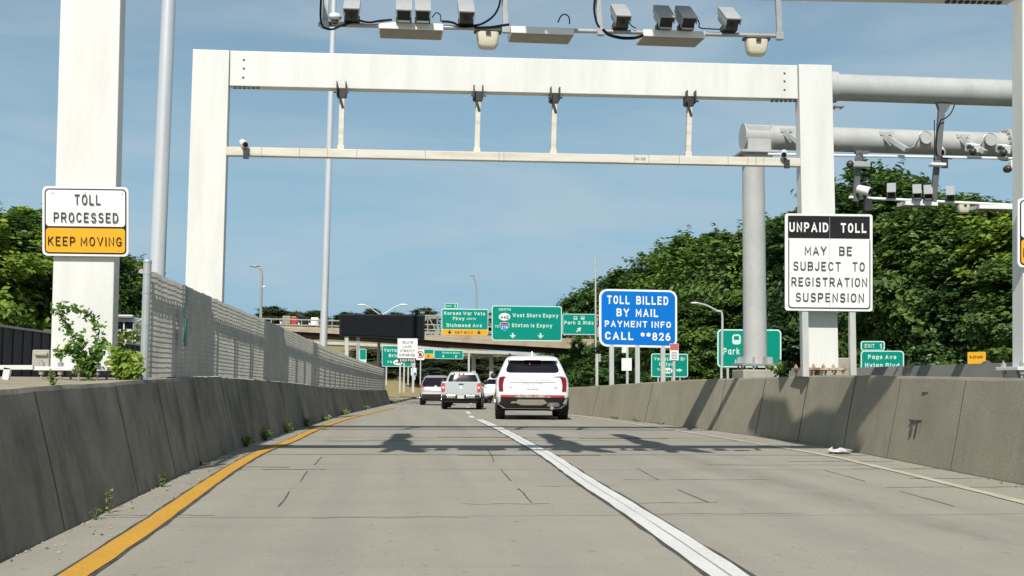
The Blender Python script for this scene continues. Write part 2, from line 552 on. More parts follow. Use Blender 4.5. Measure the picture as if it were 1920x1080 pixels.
def road_material():
    m = concrete('worn_concrete_paving', (0.345, 0.325, 0.265), (0.315, 0.298, 0.245), 0.0)
    t = m.node_tree
    N, L = t.nodes, t.links
    b = N['Principled BSDF']
    old = b.inputs['Base Color'].links[0].from_socket
    tcn = N.new('ShaderNodeTexCoord')
    mpn = N.new('ShaderNodeMapping')
    mpn.inputs['Scale'].default_value = (1.6, 0.05, 1)
    L.new(tcn.outputs['Object'], mpn.inputs['Vector'])
    n = N.new('ShaderNodeTexNoise')
    n.inputs['Scale'].default_value = 1.0
    n.inputs['Detail'].default_value = 5
    L.new(mpn.outputs['Vector'], n.inputs['Vector'])
    r = N.new('ShaderNodeMapRange')
    r.inputs['From Min'].default_value = 0.42
    r.inputs['From Max'].default_value = 0.75
    r.inputs['To Max'].default_value = 0.55
    L.new(n.outputs['Fac'], r.inputs['Value'])
    x = N.new('ShaderNodeMixRGB')
    L.new(r.outputs['Result'], x.inputs['Fac'])
    L.new(old, x.inputs['Color1'])
    x.inputs['Color2'].default_value = (0.235, 0.222, 0.19, 1)
    # short cross-lane grooves and patches
    mp2 = N.new('ShaderNodeMapping')
    mp2.inputs['Scale'].default_value = (0.28, 2.6, 1)
    L.new(tcn.outputs['Object'], mp2.inputs['Vector'])
    n2 = N.new('ShaderNodeTexNoise')
    n2.inputs['Scale'].default_value = 1.3
    n2.inputs['Detail'].default_value = 4
    L.new(mp2.outputs['Vector'], n2.inputs['Vector'])
    r2 = N.new('ShaderNodeMapRange')
    r2.inputs['From Min'].default_value = 0.58
    r2.inputs['From Max'].default_value = 0.72
    r2.inputs['To Max'].default_value = 0.35
    L.new(n2.outputs['Fac'], r2.inputs['Value'])
    x2 = N.new('ShaderNodeMixRGB')
    L.new(r2.outputs['Result'], x2.inputs['Fac'])
    L.new(x.outputs['Color'], x2.inputs['Color1'])
    x2.inputs['Color2'].default_value = (0.25, 0.235, 0.20, 1)
    # wandering dark drip trail along the right lane, worn wheel paths along both lanes
    sx = N.new('ShaderNodeSeparateXYZ')
    L.new(tcn.outputs['Object'], sx.inputs['Vector'])
    prev = x2.outputs['Color']
    for (x0, wd_, amt, colr) in ((4.35, 0.55, 0.55, (0.17, 0.155, 0.125, 1)), (0.05, 0.75, 0.28, (0.25, 0.235, 0.195, 1)), (-1.3, 0.35, 0.18, (0.25, 0.235, 0.195, 1)), (1.35, 0.35, 0.18, (0.25, 0.235, 0.195, 1)), (3.0, 0.4, 0.22, (0.25, 0.235, 0.195, 1)), (5.3, 0.4, 0.22, (0.25, 0.235, 0.195, 1))):
        dn = N.new('ShaderNodeMath')
        dn.operation = 'SUBTRACT'
        L.new(sx.outputs['X'], dn.inputs[0])
        dn.inputs[1].default_value = x0
        ab = N.new('ShaderNodeMath')
        ab.operation = 'ABSOLUTE'
        L.new(dn.outputs[0], ab.inputs[0])
        mr = N.new('ShaderNodeMapRange')
        mr.inputs['From Min'].default_value = wd_
        mr.inputs['From Max'].default_value = 0.0
        mr.inputs['To Max'].default_value = amt
        L.new(ab.outputs[0], mr.inputs['Value'])
        n3 = N.new('ShaderNodeTexNoise')
        n3.inputs['Scale'].default_value = 1.7
        n3.inputs['Detail'].default_value = 6
        n3.inputs['Roughness'].default_value = 0.68
        mp3 = N.new('ShaderNodeMapping')
        mp3.inputs['Scale'].default_value = (1.2, 0.35, 1)
        mp3.inputs['Location'].default_value = (x0 * 3.1, x0, 0)
        L.new(tcn.outputs['Object'], mp3.inputs['Vector'])
        L.new(mp3.outputs['Vector'], n3.inputs['Vector'])
        r3 = N.new('ShaderNodeMapRange')
        r3.inputs['From Min'].default_value = 0.38
        r3.inputs['From Max'].default_value = 0.68
        L.new(n3.outputs['Fac'], r3.inputs['Value'])
        ml = N.new('ShaderNodeMath')
        ml.operation = 'MULTIPLY'
        L.new(mr.outputs['Result'], ml.inputs[0])
        L.new(r3.outputs['Result'], ml.inputs[1])
        x3 = N.new('ShaderNodeMixRGB')
        L.new(ml.outputs[0], x3.inputs['Fac'])
        L.new(prev, x3.inputs['Color1'])
        x3.inputs['Color2'].default_value = colr
        prev = x3.outputs['Color']
    # small dark spots and pale chips
    for (sc_, lo_, hi_, am_, colr) in ((9.0, 0.66, 0.72, 0.5, (0.15, 0.14, 0.12, 1)), (13.0, 0.69, 0.74, 0.45, (0.48, 0.46, 0.40, 1))):
        n4 = N.new('ShaderNodeTexNoise')
        n4.inputs['Scale'].default_value = sc_
        n4.inputs['Detail'].default_value = 3
        L.new(tcn.outputs['Object'], n4.inputs['Vector'])
        r4 = N.new('ShaderNodeMapRange')
        r4.inputs['From Min'].default_value = lo_
        r4.inputs['From Max'].default_value = hi_
        r4.inputs['To Max'].default_value = am_
        L.new(n4.outputs['Fac'], r4.inputs['Value'])
        x4 = N.new('ShaderNodeMixRGB')
        L.new(r4.outputs['Result'], x4.inputs['Fac'])
        L.new(prev, x4.inputs['Color1'])
        x4.inputs['Color2'].default_value = colr
        prev = x4.outputs['Color']
    L.new(prev, b.inputs['Base Color'])
    return m
M['road'] = road_material()
M['soil'] = concrete('grassy_soil', (0.10, 0.095, 0.05), (0.07, 0.075, 0.035), 0.3, (0.05, 0.06, 0.02))
M['slope'] = concrete('dry_grass_slope', (0.24, 0.225, 0.10), (0.30, 0.235, 0.13), 0.3, (0.17, 0.17, 0.07), (0.5, 0.7))

# ------------------------------------------------------------------ barrier lines (ground points of the photograph)
def polyline(picks):
    pts = [ground(x, y) for x, y in picks]
    return sorted([(p.y, p.x) for p in pts])

LBASE = polyline([(0, 1056), (72, 1019), (148, 984), (256, 932), (356, 882), (441, 843), (518, 817), (640, 778), (733, 757)])
RBASE = polyline([(1920, 911), (1792, 886), (1718, 870), (1640, 856), (1558, 838), (1485, 827), (1379, 813), (1287, 801), (1132, 783), (1067, 776)])
LTOP = [(5, 1.0), (7, 1.03), (14, 1.12), (19, 1.16), (27, 1.08), (40, 0.86), (52, 0.72), (66, 0.60)]
RTOP = [(9, 1.18), (13, 1.20), (21, 1.29), (30, 1.21), (42, 0.95), (60, 0.82), (90, 0.55)]

def smooth_tab(tab, d, w=1.5):
    return (table(tab, d - w) + table(tab, d) * 2 + table(tab, d + w)) / 4

def lx(d):
    if d < LBASE[0][0]:
        (d0, x0), (d1, x1) = LBASE[0], LBASE[3]
        return x0 + (x1 - x0) / (d1 - d0) * (d - d0)
    return smooth_tab(LBASE, d)

def rx(d):
    if d < RBASE[0][0]:
        return RBASE[0][1] - 0.0 * (RBASE[0][0] - d)
    if d > RBASE[-1][0]:
        return RBASE[-1][1] + (d - RBASE[-1][0]) * -0.01
    return smooth_tab(RBASE, d)

LEND = LBASE[-1][0]
BAT = 0.25

# ------------------------------------------------------------------ ground, road, verges
g = MB()
ys = [-60, 0, 38, 60, 80, 100, 120, 150, 200, 400, 1000, 3000]
g.strip([[(x, y, zroad(y) - 0.06) for x in (-2500, -300, -60, -20, 0, 20, 60, 300, 2500)] for y in ys])
struct(g.build('ground', M['soil']))

rd = MB()
rows = []
d = -14.0
while d <= 175:
    xl = lx(min(d, LEND)) - (0.4 if d < LEND else 3.6 + (d - LEND) * 0.02)
    if d > LEND:
        xl = lx(LEND) - 0.4 - min(2.2, (d - LEND) * 0.4) + (d - LEND) * 0.06
    xr = rx(min(d, 60)) + (0.5 if d < 60 else 0.5 + (d - 60) * 0.05)
    rows.append([(lerp(xl, xr, k / 14), d, zroad(d)) for k in range(15)])
    d += 1.0
rd.strip(rows)
struct(rd.build('road', M['road']))

def zplat(d, right=False):
    z = table(RTOP, d) - 0.12 if right else table(LTOP, d) - 0.015
    if d > 66:
        z = lerp(z, zroad(d) - 0.03, min(1, (d - 66) / 30)) if not right else lerp(z, zroad(d) - 0.03, min(1, (d - 66) / 40))
    return z

vl = MB()
rows = []
d = -20.0
while d <= 128:
    x0 = lx(min(d, LEND)) - BAT - 0.36
    if d > LEND:
        x0 = lx(LEND) - BAT - 0.36 - 0.8 + (d - LEND) * 0.03
    rows.append([(x0 - o, d, zplat(d) + (0.004 * o if o < 3 else 0.012)) for o in (0, 0.6, 2, 5, 10, 20, 60, 140)])
    d += 2.0
vl.strip(rows)
struct(vl.build('verge', M['ledge']))
vr = MB()
rows = []
d = -20.0
while d <= 128:
    x0 = rx(d) + BAT + 0.3
    rows.append([(x0 + o, d, zplat(d, True)) for o in (0, 1, 3, 6, 12, 30, 140)])
    d += 2.0
vr.strip(rows)
struct(vr.build('verge', M['soil']))

# ------------------------------------------------------------------ barriers
def barrier(xf, ztab, side, d0, d1, mat, cap, label, joints, endcap=False):
    """sloped-face wall along a polyline; joints are dark grooves in the face"""
    b = MB()
    rows = []
    n = int((d1 - d0) / 0.5) + 1
    ds = [lerp(d0, d1, i / (n - 1)) for i in range(n)]
    for d in ds:
        x, zt, zb = xf(d), smooth_tab(ztab, d, 0.8), zroad(d)
        wob = 0.012 * math.sin(d * 2.1) + 0.008 * math.sin(d * 5.7 + 1)
        h = zt - zb
        prof = [(0, zb - 0.05), (0, zb + 0.02), (BAT * 0.5, zb + h * 0.5), (BAT, zt - 0.035 + wob * 0.4), (BAT + 0.02, zt + wob * 0.3), (BAT + 0.40, zt), (BAT + 0.41, zb - 0.05)]
        rows.append([(x + side * q, d, z) for q, z in prof])
    vs = [p for r in rows for p in r]
    m = 7
    fs, mi = [], []
    for i in range(n - 1):
        for k in range(m - 1):
            fs.append((i * m + k, i * m + k + 1, (i + 1) * m + k + 1, (i + 1) * m + k))
            mi.append(1 if k in (4,) else 0)
    fs.append(tuple(range(m)))
    fs.append(tuple(range((n - 1) * m + m - 1, (n - 1) * m - 1, -1)))
    mi += [0, 0]
    b.v, b.f, b.m = vs, fs, mi
    for jd, w in joints:
        rows = []
        for t in [k / 8 for k in range(9)]:
            zb, zt = zroad(jd), smooth_tab(ztab, jd, 0.8)
            q = BAT * t - 0.006
            z = lerp(zb + 0.01, zt - 0.03, t)
            a = 0.01 * math.sin(jd * 7 + t * 5)
            rows.append([(xf(jd) + side * q, jd - w / 2 + a, z), (xf(jd + w) + side * q, jd + w / 2 + a, z)])
        b.strip(rows, 2)
    o = b.build('concrete_barrier', [mat, cap, M['joint']])
    return tag(o, label, 'barrier')

rng = random.Random(4)
barrier(lx, LTOP, -1, 1.0, LEND, M['bar_left'], M['ledge'], 'dark stained concrete barrier wall beside the yellow line, under the slatted fence',
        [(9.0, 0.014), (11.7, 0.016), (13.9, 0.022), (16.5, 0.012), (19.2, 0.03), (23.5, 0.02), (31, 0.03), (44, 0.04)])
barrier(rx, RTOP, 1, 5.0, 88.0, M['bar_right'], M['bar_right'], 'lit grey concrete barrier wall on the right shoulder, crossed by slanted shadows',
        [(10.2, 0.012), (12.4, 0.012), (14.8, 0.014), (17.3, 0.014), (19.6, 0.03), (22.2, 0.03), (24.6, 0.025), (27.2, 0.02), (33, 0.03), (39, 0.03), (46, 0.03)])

# louvre-like drain plate on the right barrier face
dp = thing('drain_plate', 'small rust stained slotted drain plate set in the right barrier face', 'drain plate', (rx(16.3) + 0.1, 16.3, 0.6))
tilt_ = Matrix.Rotation(math.atan(BAT / 1.22), 3, 'Y')
for (zc, yy, ln, hh) in ((0.47, 16.13, 0.05, 0.20), (0.47, 16.30, 0.05, 0.22), (0.47, 16.47, 0.05, 0.18), (0.60, 16.3, 0.52, 0.03), (1.0, 16.05, 0.5, 0.03)):
    m_ = MB()
    m_.box((rx(16.3) + BAT * zc / 1.22 - 0.004, yy, zc), (0.02, ln, hh), tilt_)
    m_.build('slot', M['seal'], dp)

# ------------------------------------------------------------------ road markings (sheets 4 mm above each other)
def ribbon(name, pts, w, mat, lift, jitter=0.0, seed=0, kind='structure', wf=None):
    rg = random.Random(seed)
    # densify
    dense = []
    for (a, b) in zip(pts, pts[1:]):
        n = max(1, int((Vector(b) - Vector(a)).length / 0.4))
        for k in range(n):
            dense.append(Vector(a).lerp(Vector(b), k / n))
    dense.append(Vector(pts[-1]))
    sm = []
    for i, p in enumerate(dense):
        lo, hi = max(0, i - 3), min(len(dense), i + 4)
        sm.append(sum(dense[lo:hi], Vector()) / (hi - lo))
    sm[0], sm[-1] = dense[0], dense[-1]
    rows = []
    for i, p in enumerate(sm):
        a = (sm[min(i + 1, len(sm) - 1)] - sm[max(i - 1, 0)]).normalized()
        s_ = Vector((a.y, -a.x, 0)).normalized()
        ww = w if wf is None else wf(p.y)
        l = p - s_ * (ww / 2 + rg.uniform(-jitter, jitter))
        r = p + s_ * (ww / 2 + rg.uniform(-jitter, jitter))
        rows.append([(l.x, l.y, zroad(l.y) + lift), (r.x, r.y, zroad(r.y) + lift)])
    b = MB()
    b.strip(rows)
    o = b.build(name, mat, fix=False)
    return struct(o, kind)

def gp(*picks):
    return [ground(x, y) for x, y in picks]

YEL = gp((138, 1080), (190, 1047), (245, 1010), (302, 971), (353, 934), (395, 904), (440, 875), (488, 847), (539, 830), (587, 807), (640, 788), (686, 777), (739, 764))
e = (YEL[0] - YEL[3]).normalized()
YEL = [YEL[0] + e * 6] + YEL
ribbon('road_marking', YEL, 0.24, M['seal'], 0.004, 0.012, 1)
ribbon('road_marking', YEL, 0.175, M['line_yellow'], 0.008, 0.006, 2)
WHT = gp((1366, 1080), (1284, 1022), (1199, 966), (1134, 925), (1085, 894), (1030, 855), (983, 829), (935, 803), (898, 787))
e = WHT[0] - WHT[2]
WHT = [WHT[0] + e.normalized() * 6] + WHT
ribbon('road_marking', WHT, 0.29, M['seal'], 0.004, 0.014, 3)
ribbon('road_marking', WHT, 0.235, M['line_white'], 0.008, 0.008, 4)
ribbon('road_joint_and_shade', WHT, 0.007, M['cam_grey'], 0.012, 0.003, 5)
EDG = gp((1920, 943), (1727, 895), (1544, 852), (1452, 838), (1361, 822), (1246, 804), (1072, 779))
e = EDG[0] - EDG[1]
EDG = [EDG[0] + e.normalized() * 8] + EDG
ribbon('road_marking', EDG, 0.13, M['line_dim'], 0.008, 0.01, 6)
for (x0, y0, x1, y1) in ((886, 784, 882, 780), (880, 776, 876, 772), (876, 767, 878, 763), (881, 758, 886, 755), (892, 752, 897, 750)):
    ribbon('road_marking', gp((x0, y0), (x1, y1)), 0.16, M['line_white'], 0.008, 0.004, 7)

# slab joints and one beam shadow line across the lanes: dark filled grooves, some broken
rng = random.Random(11)
def cross_line(d, xa, xb, w, mat='seal', seed=0):
    n = 14
    pts = []
    ph = rng.uniform(0, 6)
    for k in range(n + 1):
        x = lerp(xa, xb, k / n)
        pts.append((x, d + 0.03 * math.sin(ph + k * 0.9) + rng.uniform(-0.012, 0.012), 0))
    rows = []
    for p in pts:
        ww = w * rng.uniform(0.55, 1.3)
        rows.append([(p[0], p[1] - ww / 2, zroad(p[1]) + 0.003), (p[0], p[1] + ww / 2, zroad(p[1]) + 0.003)])
    b = MB()
    b.strip(rows)
    struct(b.build('road_joint_and_shade', M[mat], fix=False))

JD = ground(960, 970).y
for px, py, w in ((960, 968, 0.009), (960, 881, 0.013), (960, 853, 0.05), (960, 826, 0.04), (960, 821, 0.05), (960, 803, 0.07)):  # farthest strip paints the shadow line of the second gantry beam
    d = ground(px, py).y
    cross_line(d, lx(d) + 0.05, rx(d) - 0.05, w, 'seal')
for (x0, x1, py, w) in ((-2.4, -1.5, 964, 0.02), (2.1, 3.0, 944, 0.02), (0.6, 1.4, 945, 0.018), (-0.7, 0.6, 970, 0.012), (4.2, 6.6, 872, 0.03), (2.6, 4.3, 900, 0.02), (5.3, 6.9, 915, 0.03),
                        (5.6, 7.2, 865, 0.05), (6.0, 7.2, 879, 0.04), (6.1, 7.0, 898, 0.035), (-2.5, -1.4, 876, 0.07), (-1.7, -0.9, 880, 0.05), (0.9, 3.1, 854, 0.09), (-0.6, 0.2, 826, 0.12), (0.8, 2.6, 820, 0.12),
                        (3.6, 5.4, 822, 0.12), (-1.3, -0.6, 828, 0.09), (-2.2, -1.6, 806, 0.12), (1.5, 2.4, 912, 0.02), (2.2, 3.5, 965, 0.014)):
    cross_line(ground(960, py).y, x0, x1, w, 'crack')
# longitudinal sawn cracks
for pk in (((547, 922), (522, 950)), ((577, 884), (563, 904)), ((600, 857), (590, 872)), ((940, 880), (958, 902)), ((968, 916), (980, 922), (997, 943)), ((915, 842), (926, 866)),
           ((1195, 878), (1235, 900)), ((1270, 918), (1328, 942)), ((1548, 882), (1622, 903)), ((1690, 921), (1790, 950)), ((400, 879), (470, 881))):
    P_ = gp(*pk)
    rg_ = random.Random(int(pk[0][0]))
    Q_ = []
    for a_, b_ in zip(P_, P_[1:]):
        for k in range(5):
            q_ = a_.lerp(b_, k / 5)
            q_.x += rg_.uniform(-0.025, 0.025)
            Q_.append(q_)
    ribbon('road_joint_and_shade', Q_ + [P_[-1]], 0.016, M['crack'], 0.003, 0.004, int(pk[0][0]))
# sidewalk and kerb past the end of the left barrier
kb = MB()
sw = MB()
rowsk, rowss = [], []
for d in [LEND + 0.2 + k * 2 for k in range(24)]:
    x = lx(LEND) + 0.15 + (d - LEND) * 0.045
    z = zroad(d)
    rowsk.append([(x, d, z - 0.02), (x, d, z + 0.15), (x - 0.2, d, z + 0.155), (x - 0.2, d, z - 0.02)])
    rowss.append([(x - 0.21, d, z + 0.148), (x - 1.4, d, z + 0.17)])
kb.strip(rowsk)
sw.strip(rowss)
struct(kb.build('kerb', M['con_pale']))
struct(sw.build('pavement', M['ledge'], fix=False))

# grassy embankment behind the far bridge
em = MB()
rows = []
for d, fz in ((142, 0.0), (150, 0.25), (165, 0.75), (185, 1.0), (230, 1.05), (300, 0.9)):
    rows.append([(x, d, -0.9 + fz * (8.7 + 0.4 * math.sin(x * 0.08) - 0.11 * max(0, min(40, x + 5)))) for x in range(-160, 161, 10)])
em.strip(rows)
struct(em.build('embankment', M['slope'], smooth=True))

# grit and chips swept along the feet of both barriers
rg = random.Random(21)
b = MB()
for k in range(700):
    left = k % 3 != 0
    d = rg.uniform(7.5, 34) if left else rg.uniform(12, 40)
    o_ = rg.random() ** 2.2
    x = lx(d) + 0.02 + o_ * 0.42 if left else rx(d) - 0.02 - o_ * 0.7
    r_ = rg.uniform(0.003, 0.011)
    c = Vector((x, d, zroad(d) + r_ * 0.4))
    vs = [c + Vector((rg.uniform(.6, 1.4) * r_ * sx, rg.uniform(.6, 1.4) * r_ * sy, 0)) for sx, sy in ((-1, -1), (1, -1), (1, 1), (-1, 1))] + [c + Vector((0, 0, r_))]
    b.add(vs, [(0, 1, 4), (1, 2, 4), (2, 3, 4), (3, 0, 4)], rg.choice((0, 0, 1, 2)))
struct(b.build('grit', [M['con_pale'], M['seal'], M['ledge']], fix=False), 'stuff')

# ------------------------------------------------------------------ writing: a road-sign alphabet drawn as strokes of even width
def _arc(cx, cy, rx_, ry_, a0, a1, n=7):
    out = []
    for k in range(n + 1):
        a = R(lerp(a0, a1, k / n))
        c, s_ = math.cos(a), math.sin(a)
        out.append((cx + rx_ * math.copysign(abs(c) ** 0.85, c), cy + ry_ * math.copysign(abs(s_) ** 0.85, s_)))
    return out

def _alphabet():
    A = _arc
    W = 0.56
    G = {}
    O = A(.28, .5, .28, .5, 90, 450, 20)
    G['A'] = (.62, [[(0, 0), (.31, 1), (.62, 0)], [(.12, .30), (.50, .30)]])
    G['B'] = (.54, [[(0, 0), (0, 1), (.30, 1)] + A(.30, .76, .22, .24, 80, -90), [(0, .52), (.30, .52)], [(.30, .52)] + A(.30, .26, .25, .26, 80, -90) + [(0, 0)]])
    G['C'] = (.54, [A(.28, .5, .28, .5, 38, 322, 14)])
    G['D'] = (.55, [[(0, 0), (0, 1), (.22, 1)] + A(.22, .5, .33, .5, 80, -90, 10) + [(0, 0)]])
    G['E'] = (.48, [[(.48, 1), (0, 1), (0, 0), (.48, 0)], [(0, .52), (.40, .52)]])
    G['F'] = (.46, [[(.46, 1), (0, 1), (0, 0)], [(0, .52), (.38, .52)]])
    G['G'] = (.56, [A(.28, .5, .28, .5, 38, 330, 14) + [(.56, .44), (.32, .44)]])
    G['H'] = (.54, [[(0, 0), (0, 1)], [(.54, 0), (.54, 1)], [(0, .52), (.54, .52)]])
    G['I'] = (.02, [[(.01, 0), (.01, 1)]])
    G['J'] = (.40, [[(.40, 1), (.40, .25)] + A(.20, .25, .20, .25, -10, -170)])
    G['K'] = (.54, [[(0, 0), (0, 1)], [(.52, 1), (.0, .40)], [(.17, .60), (.54, 0)]])
    G['L'] = (.46, [[(0, 1), (0, 0), (.46, 0)]])
    G['M'] = (.66, [[(0, 0), (0, 1), (.33, .25), (.66, 1), (.66, 0)]])
    G['N'] = (.54, [[(0, 0), (0, 1), (.54, 0), (.54, 1)]])
    G['O'] = (.56, [O])
    G['P'] = (.52, [[(0, 0), (0, 1), (.28, 1)] + A(.28, .72, .24, .28, 80, -90) + [(0, .44)]])
    G['Q'] = (.56, [O, [(.34, .22), (.58, -.06)]])
    G['R'] = (.54, [[(0, 0), (0, 1), (.28, 1)] + A(.28, .73, .24, .27, 80, -90) + [(0, .46)], [(.26, .46), (.54, 0)]])
    G['S'] = (.52, [A(.27, .75, .24, .25, 30, 250, 9) + A(.26, .25, .26, .26, 75, -150, 9)])
    G['T'] = (.54, [[(0, 1), (.54, 1)], [(.27, 1), (.27, 0)]])
    G['U'] = (.54, [[(0, 1), (0, .28)] + A(.27, .28, .27, .28, 190, 350, 9) + [(.54, 1)]])
    G['V'] = (.60, [[(0, 1), (.30, 0), (.60, 1)]])
    G['W'] = (.80, [[(0, 1), (.20, 0), (.40, .9), (.60, 0), (.80, 1)]])
    G['X'] = (.56, [[(0, 0), (.56, 1)], [(0, 1), (.56, 0)]])
    G['Y'] = (.58, [[(0, 1), (.29, .45), (.58, 1)], [(.29, .45), (.29, 0)]])
    G['Z'] = (.52, [[(0, 1), (.52, 1), (0, 0), (.52, 0)]])
    G['0'] = (.52, [A(.26, .5, .26, .5, 90, 450, 18)])
    G['1'] = (.20, [[(0, .8), (.18, 1), (.18, 0)]])
    G['2'] = (.50, [A(.25, .74, .25, .26, 165, -30, 9) + [(0, 0), (.50, 0)]])
    G['4'] = (.56, [[(.42, 0), (.42, 1), (0, .30), (.56, .30)]])
    G['6'] = (.52, [A(.26, .30, .26, .30, 90, 450, 14), [(.0, .30), (.02, .55), (.14, .85), (.36, 1.0)]])
    G['7'] = (.50, [[(0, 1), (.50, 1), (.16, 0)]])
    G['8'] = (.52, [A(.26, .75, .22, .25, -90, 270, 14), A(.26, .26, .26, .27, 90, 450, 14)])
    G['9'] = (.52, [A(.26, .70, .26, .30, -90, 270, 14), [(.52, .70), (.50, .45), (.38, .15), (.16, 0.0)]])
    G['3'] = (.50, [A(.24, .75, .24, .25, 155, -80, 8) + A(.24, .26, .27, .27, 80, -155, 8)])
    G['5'] = (.50, [[(.46, 1), (.06, 1), (.02, .55)] + A(.24, .32, .26, .32, 110, -155, 10)])
    G['*'] = (.40, [[(.2, .98), (.2, .56)], [(.02, .88), (.38, .66)], [(.02, .66), (.38, .88)]])
    G['$'] = (.52, [A(.27, .73, .24, .22, 30, 250, 9) + A(.26, .28, .26, .23, 75, -150, 9), [(.26, 1.08), (.26, -.08)]])
    G['&'] = (.60, [[(.60, 0), (.14, .70)] + A(.28, .82, .17, .18, 200, -20, 9) + [(.08, .40)] + A(.26, .22, .26, .22, 130, 330, 9) + [(.58, .45)]])
    G['-'] = (.30, [[(0, .45), (.30, .45)]])
    G['/'] = (.34, [[(0, -.05), (.34, 1.05)]])
    xh = .72
    o = A(.24, xh / 2, .24, xh / 2, 90, 450, 14)
    G['a'] = (.46, [A(.22, xh / 2, .22, xh / 2, 90, 450, 14), [(.46, xh), (.46, 0)]])
    G['b'] = (.46, [[(0, 1), (0, 0)], A(.24, xh / 2, .22, xh / 2, 90, 450, 14)])
    G['c'] = (.42, [A(.23, xh / 2, .23, xh / 2, 45, 315, 10)])
    G['d'] = (.46, [A(.22, xh / 2, .22, xh / 2, 90, 450, 14), [(.46, 1), (.46, 0)]])
    G['e'] = (.46, [[(.02, .38), (.46, .38)] + A(.24, xh / 2, .23, xh / 2, 10, 315, 12)])
    G['g'] = (.46, [A(.22, xh / 2, .22, xh / 2, 90, 450, 14), [(.46, xh), (.46, -.10)] + A(.24, -.08, .22, .18, -10, -150, 6)])
    G['h'] = (.44, [[(0, 1), (0, 0)], [(0, .45)] + A(.22, .48, .22, .24, 150, 0, 6) + [(.44, 0)]])
    G['i'] = (.02, [[(.01, xh), (.01, 0)], [(.01, 1.02), (.01, .88)]])
    G['k'] = (.42, [[(0, 1), (0, 0)], [(.40, xh), (0, .28)], [(.15, .45), (.42, 0)]])
    G['l'] = (.02, [[(.01, 1), (.01, 0)]])
    G['m'] = (.70, [[(0, xh), (0, 0)], [(0, .48)] + A(.175, .50, .175, .22, 150, 0, 6) + [(.35, 0)], [(.35, .48)] + A(.525, .50, .175, .22, 150, 0, 6) + [(.70, 0)]])
    G['n'] = (.44, [[(0, xh), (0, 0)], [(0, .45)] + A(.22, .48, .22, .24, 150, 0, 6) + [(.44, 0)]])
    G['o'] = (.48, [o])
    G['p'] = (.46, [[(0, xh), (0, -.28)], A(.24, xh / 2, .22, xh / 2, 90, 450, 14)])
    G['r'] = (.28, [[(0, xh), (0, 0)], [(0, .42)] + A(.22, .46, .20, .26, 160, 70, 5)])
    G['s'] = (.40, [A(.20, .54, .18, .18, 30, 250, 7) + A(.20, .18, .20, .18, 75, -150, 7)])
    G['t'] = (.30, [[(.12, .95), (.12, .10), (.18, 0), (.30, 0)], [(0, xh), (.28, xh)]])
    G['u'] = (.44, [[(0, xh), (0, .22)] + A(.22, .22, .22, .22, 190, 350, 6) + [(.44, xh)]])
    G['v'] = (.48, [[(0, xh), (.24, 0), (.48, xh)]])
    G['w'] = (.66, [[(0, xh), (.165, 0), (.33, .66), (.495, 0), (.66, xh)]])
    G['x'] = (.44, [[(0, 0), (.44, xh)], [(0, xh), (.44, 0)]])
    G['y'] = (.48, [[(0, xh), (.25, .02)], [(.48, xh), (.16, -.28), (.02, -.28)]])
    G['z'] = (.42, [[(0, xh), (.42, xh), (0, 0), (.42, 0)]])
    return G
ALPHA = _alphabet()

def glyphs(s, t=0.15, gap=0.27):
    """-> verts (x, y, layer), faces for the string, capital height 1"""
    vs, fs = [], []
    x = 0.0
    layer = 0
    for ch in s:
        if ch == ' ':
            x += 0.42
            continue
        w, strokes = ALPHA[ch]
        for st in strokes:
            # keep the stroke inside the capital height
            st = [(x + t / 2 + px, t / 2 + py * (1 - t)) for px, py in st]
            closed = (abs(st[0][0] - st[-1][0]) + abs(st[0][1] - st[-1][1])) < 1e-6
            if closed:
                st = st[:-1]
            pts = [st[0]]
            for p in st[1:]:
                if abs(p[0] - pts[-1][0]) + abs(p[1] - pts[-1][1]) > 0.012:
                    pts.append(p)
            n = len(pts)
            o = len(vs)
            for i, p in enumerate(pts):
                a = pts[i - 1] if (i > 0 or closed) else None
                b = pts[(i + 1) % n] if (i < n - 1 or closed) else None
                d1 = d2 = None
                if a is not None:
                    l = math.hypot(p[0] - a[0], p[1] - a[1])
                    d1 = ((p[0] - a[0]) / l, (p[1] - a[1]) / l)
                if b is not None:
                    l = math.hypot(b[0] - p[0], b[1] - p[1])
                    d2 = ((b[0] - p[0]) / l, (b[1] - p[1]) / l)
                d1 = d1 or d2
                d2 = d2 or d1
                nx, ny = -(d1[1] + d2[1]), d1[0] + d2[0]
                l = math.hypot(nx, ny) or 1
                nx, ny = nx / l, ny / l
                k = nx * -d1[1] + ny * d1[0]
                k = min(1 / max(k, 0.2), 1.8) * t / 2
                ex, ey = 0, 0
                if not closed and i == 0:
                    ex, ey = -d2[0] * t / 2, -d2[1] * t / 2
                if not closed and i == n - 1:
                    ex, ey = d1[0] * t / 2, d1[1] * t / 2
                vs.append((p[0] + nx * k + ex, p[1] + ny * k + ey, layer))
                vs.append((p[0] - nx * k + ex, p[1] - ny * k + ey, layer))
            for i in range(n if closed else n - 1):
                j = (i + 1) % n
                fs.append((o + 2 * i, o + 2 * i + 1, o + 2 * j + 1, o + 2 * j))
            layer = (layer + 1) % 4
        x += w + t + gap
    return vs, fs

def put_text(mb, s, cx, base, wpx, cap, d, mi=0, bold=0.15, skew=0.0):
    """letters as a flat mesh; cx centre, base = baseline pixel row, wpx = width, cap = capital height (photo pixels at depth d)"""
    vs, fs = glyphs(s, bold)
    x0, x1 = min(v[0] for v in vs), max(v[0] for v in vs)
    kx = wpx / (x1 - x0)
    mb.add([at(cx - wpx / 2 + (x - x0) * kx, base - y * cap + skew * (x - (x0 + x1) / 2) * kx, d - l * 0.00012 * max(d, 8)) for x, y, l in vs], fs, mi)

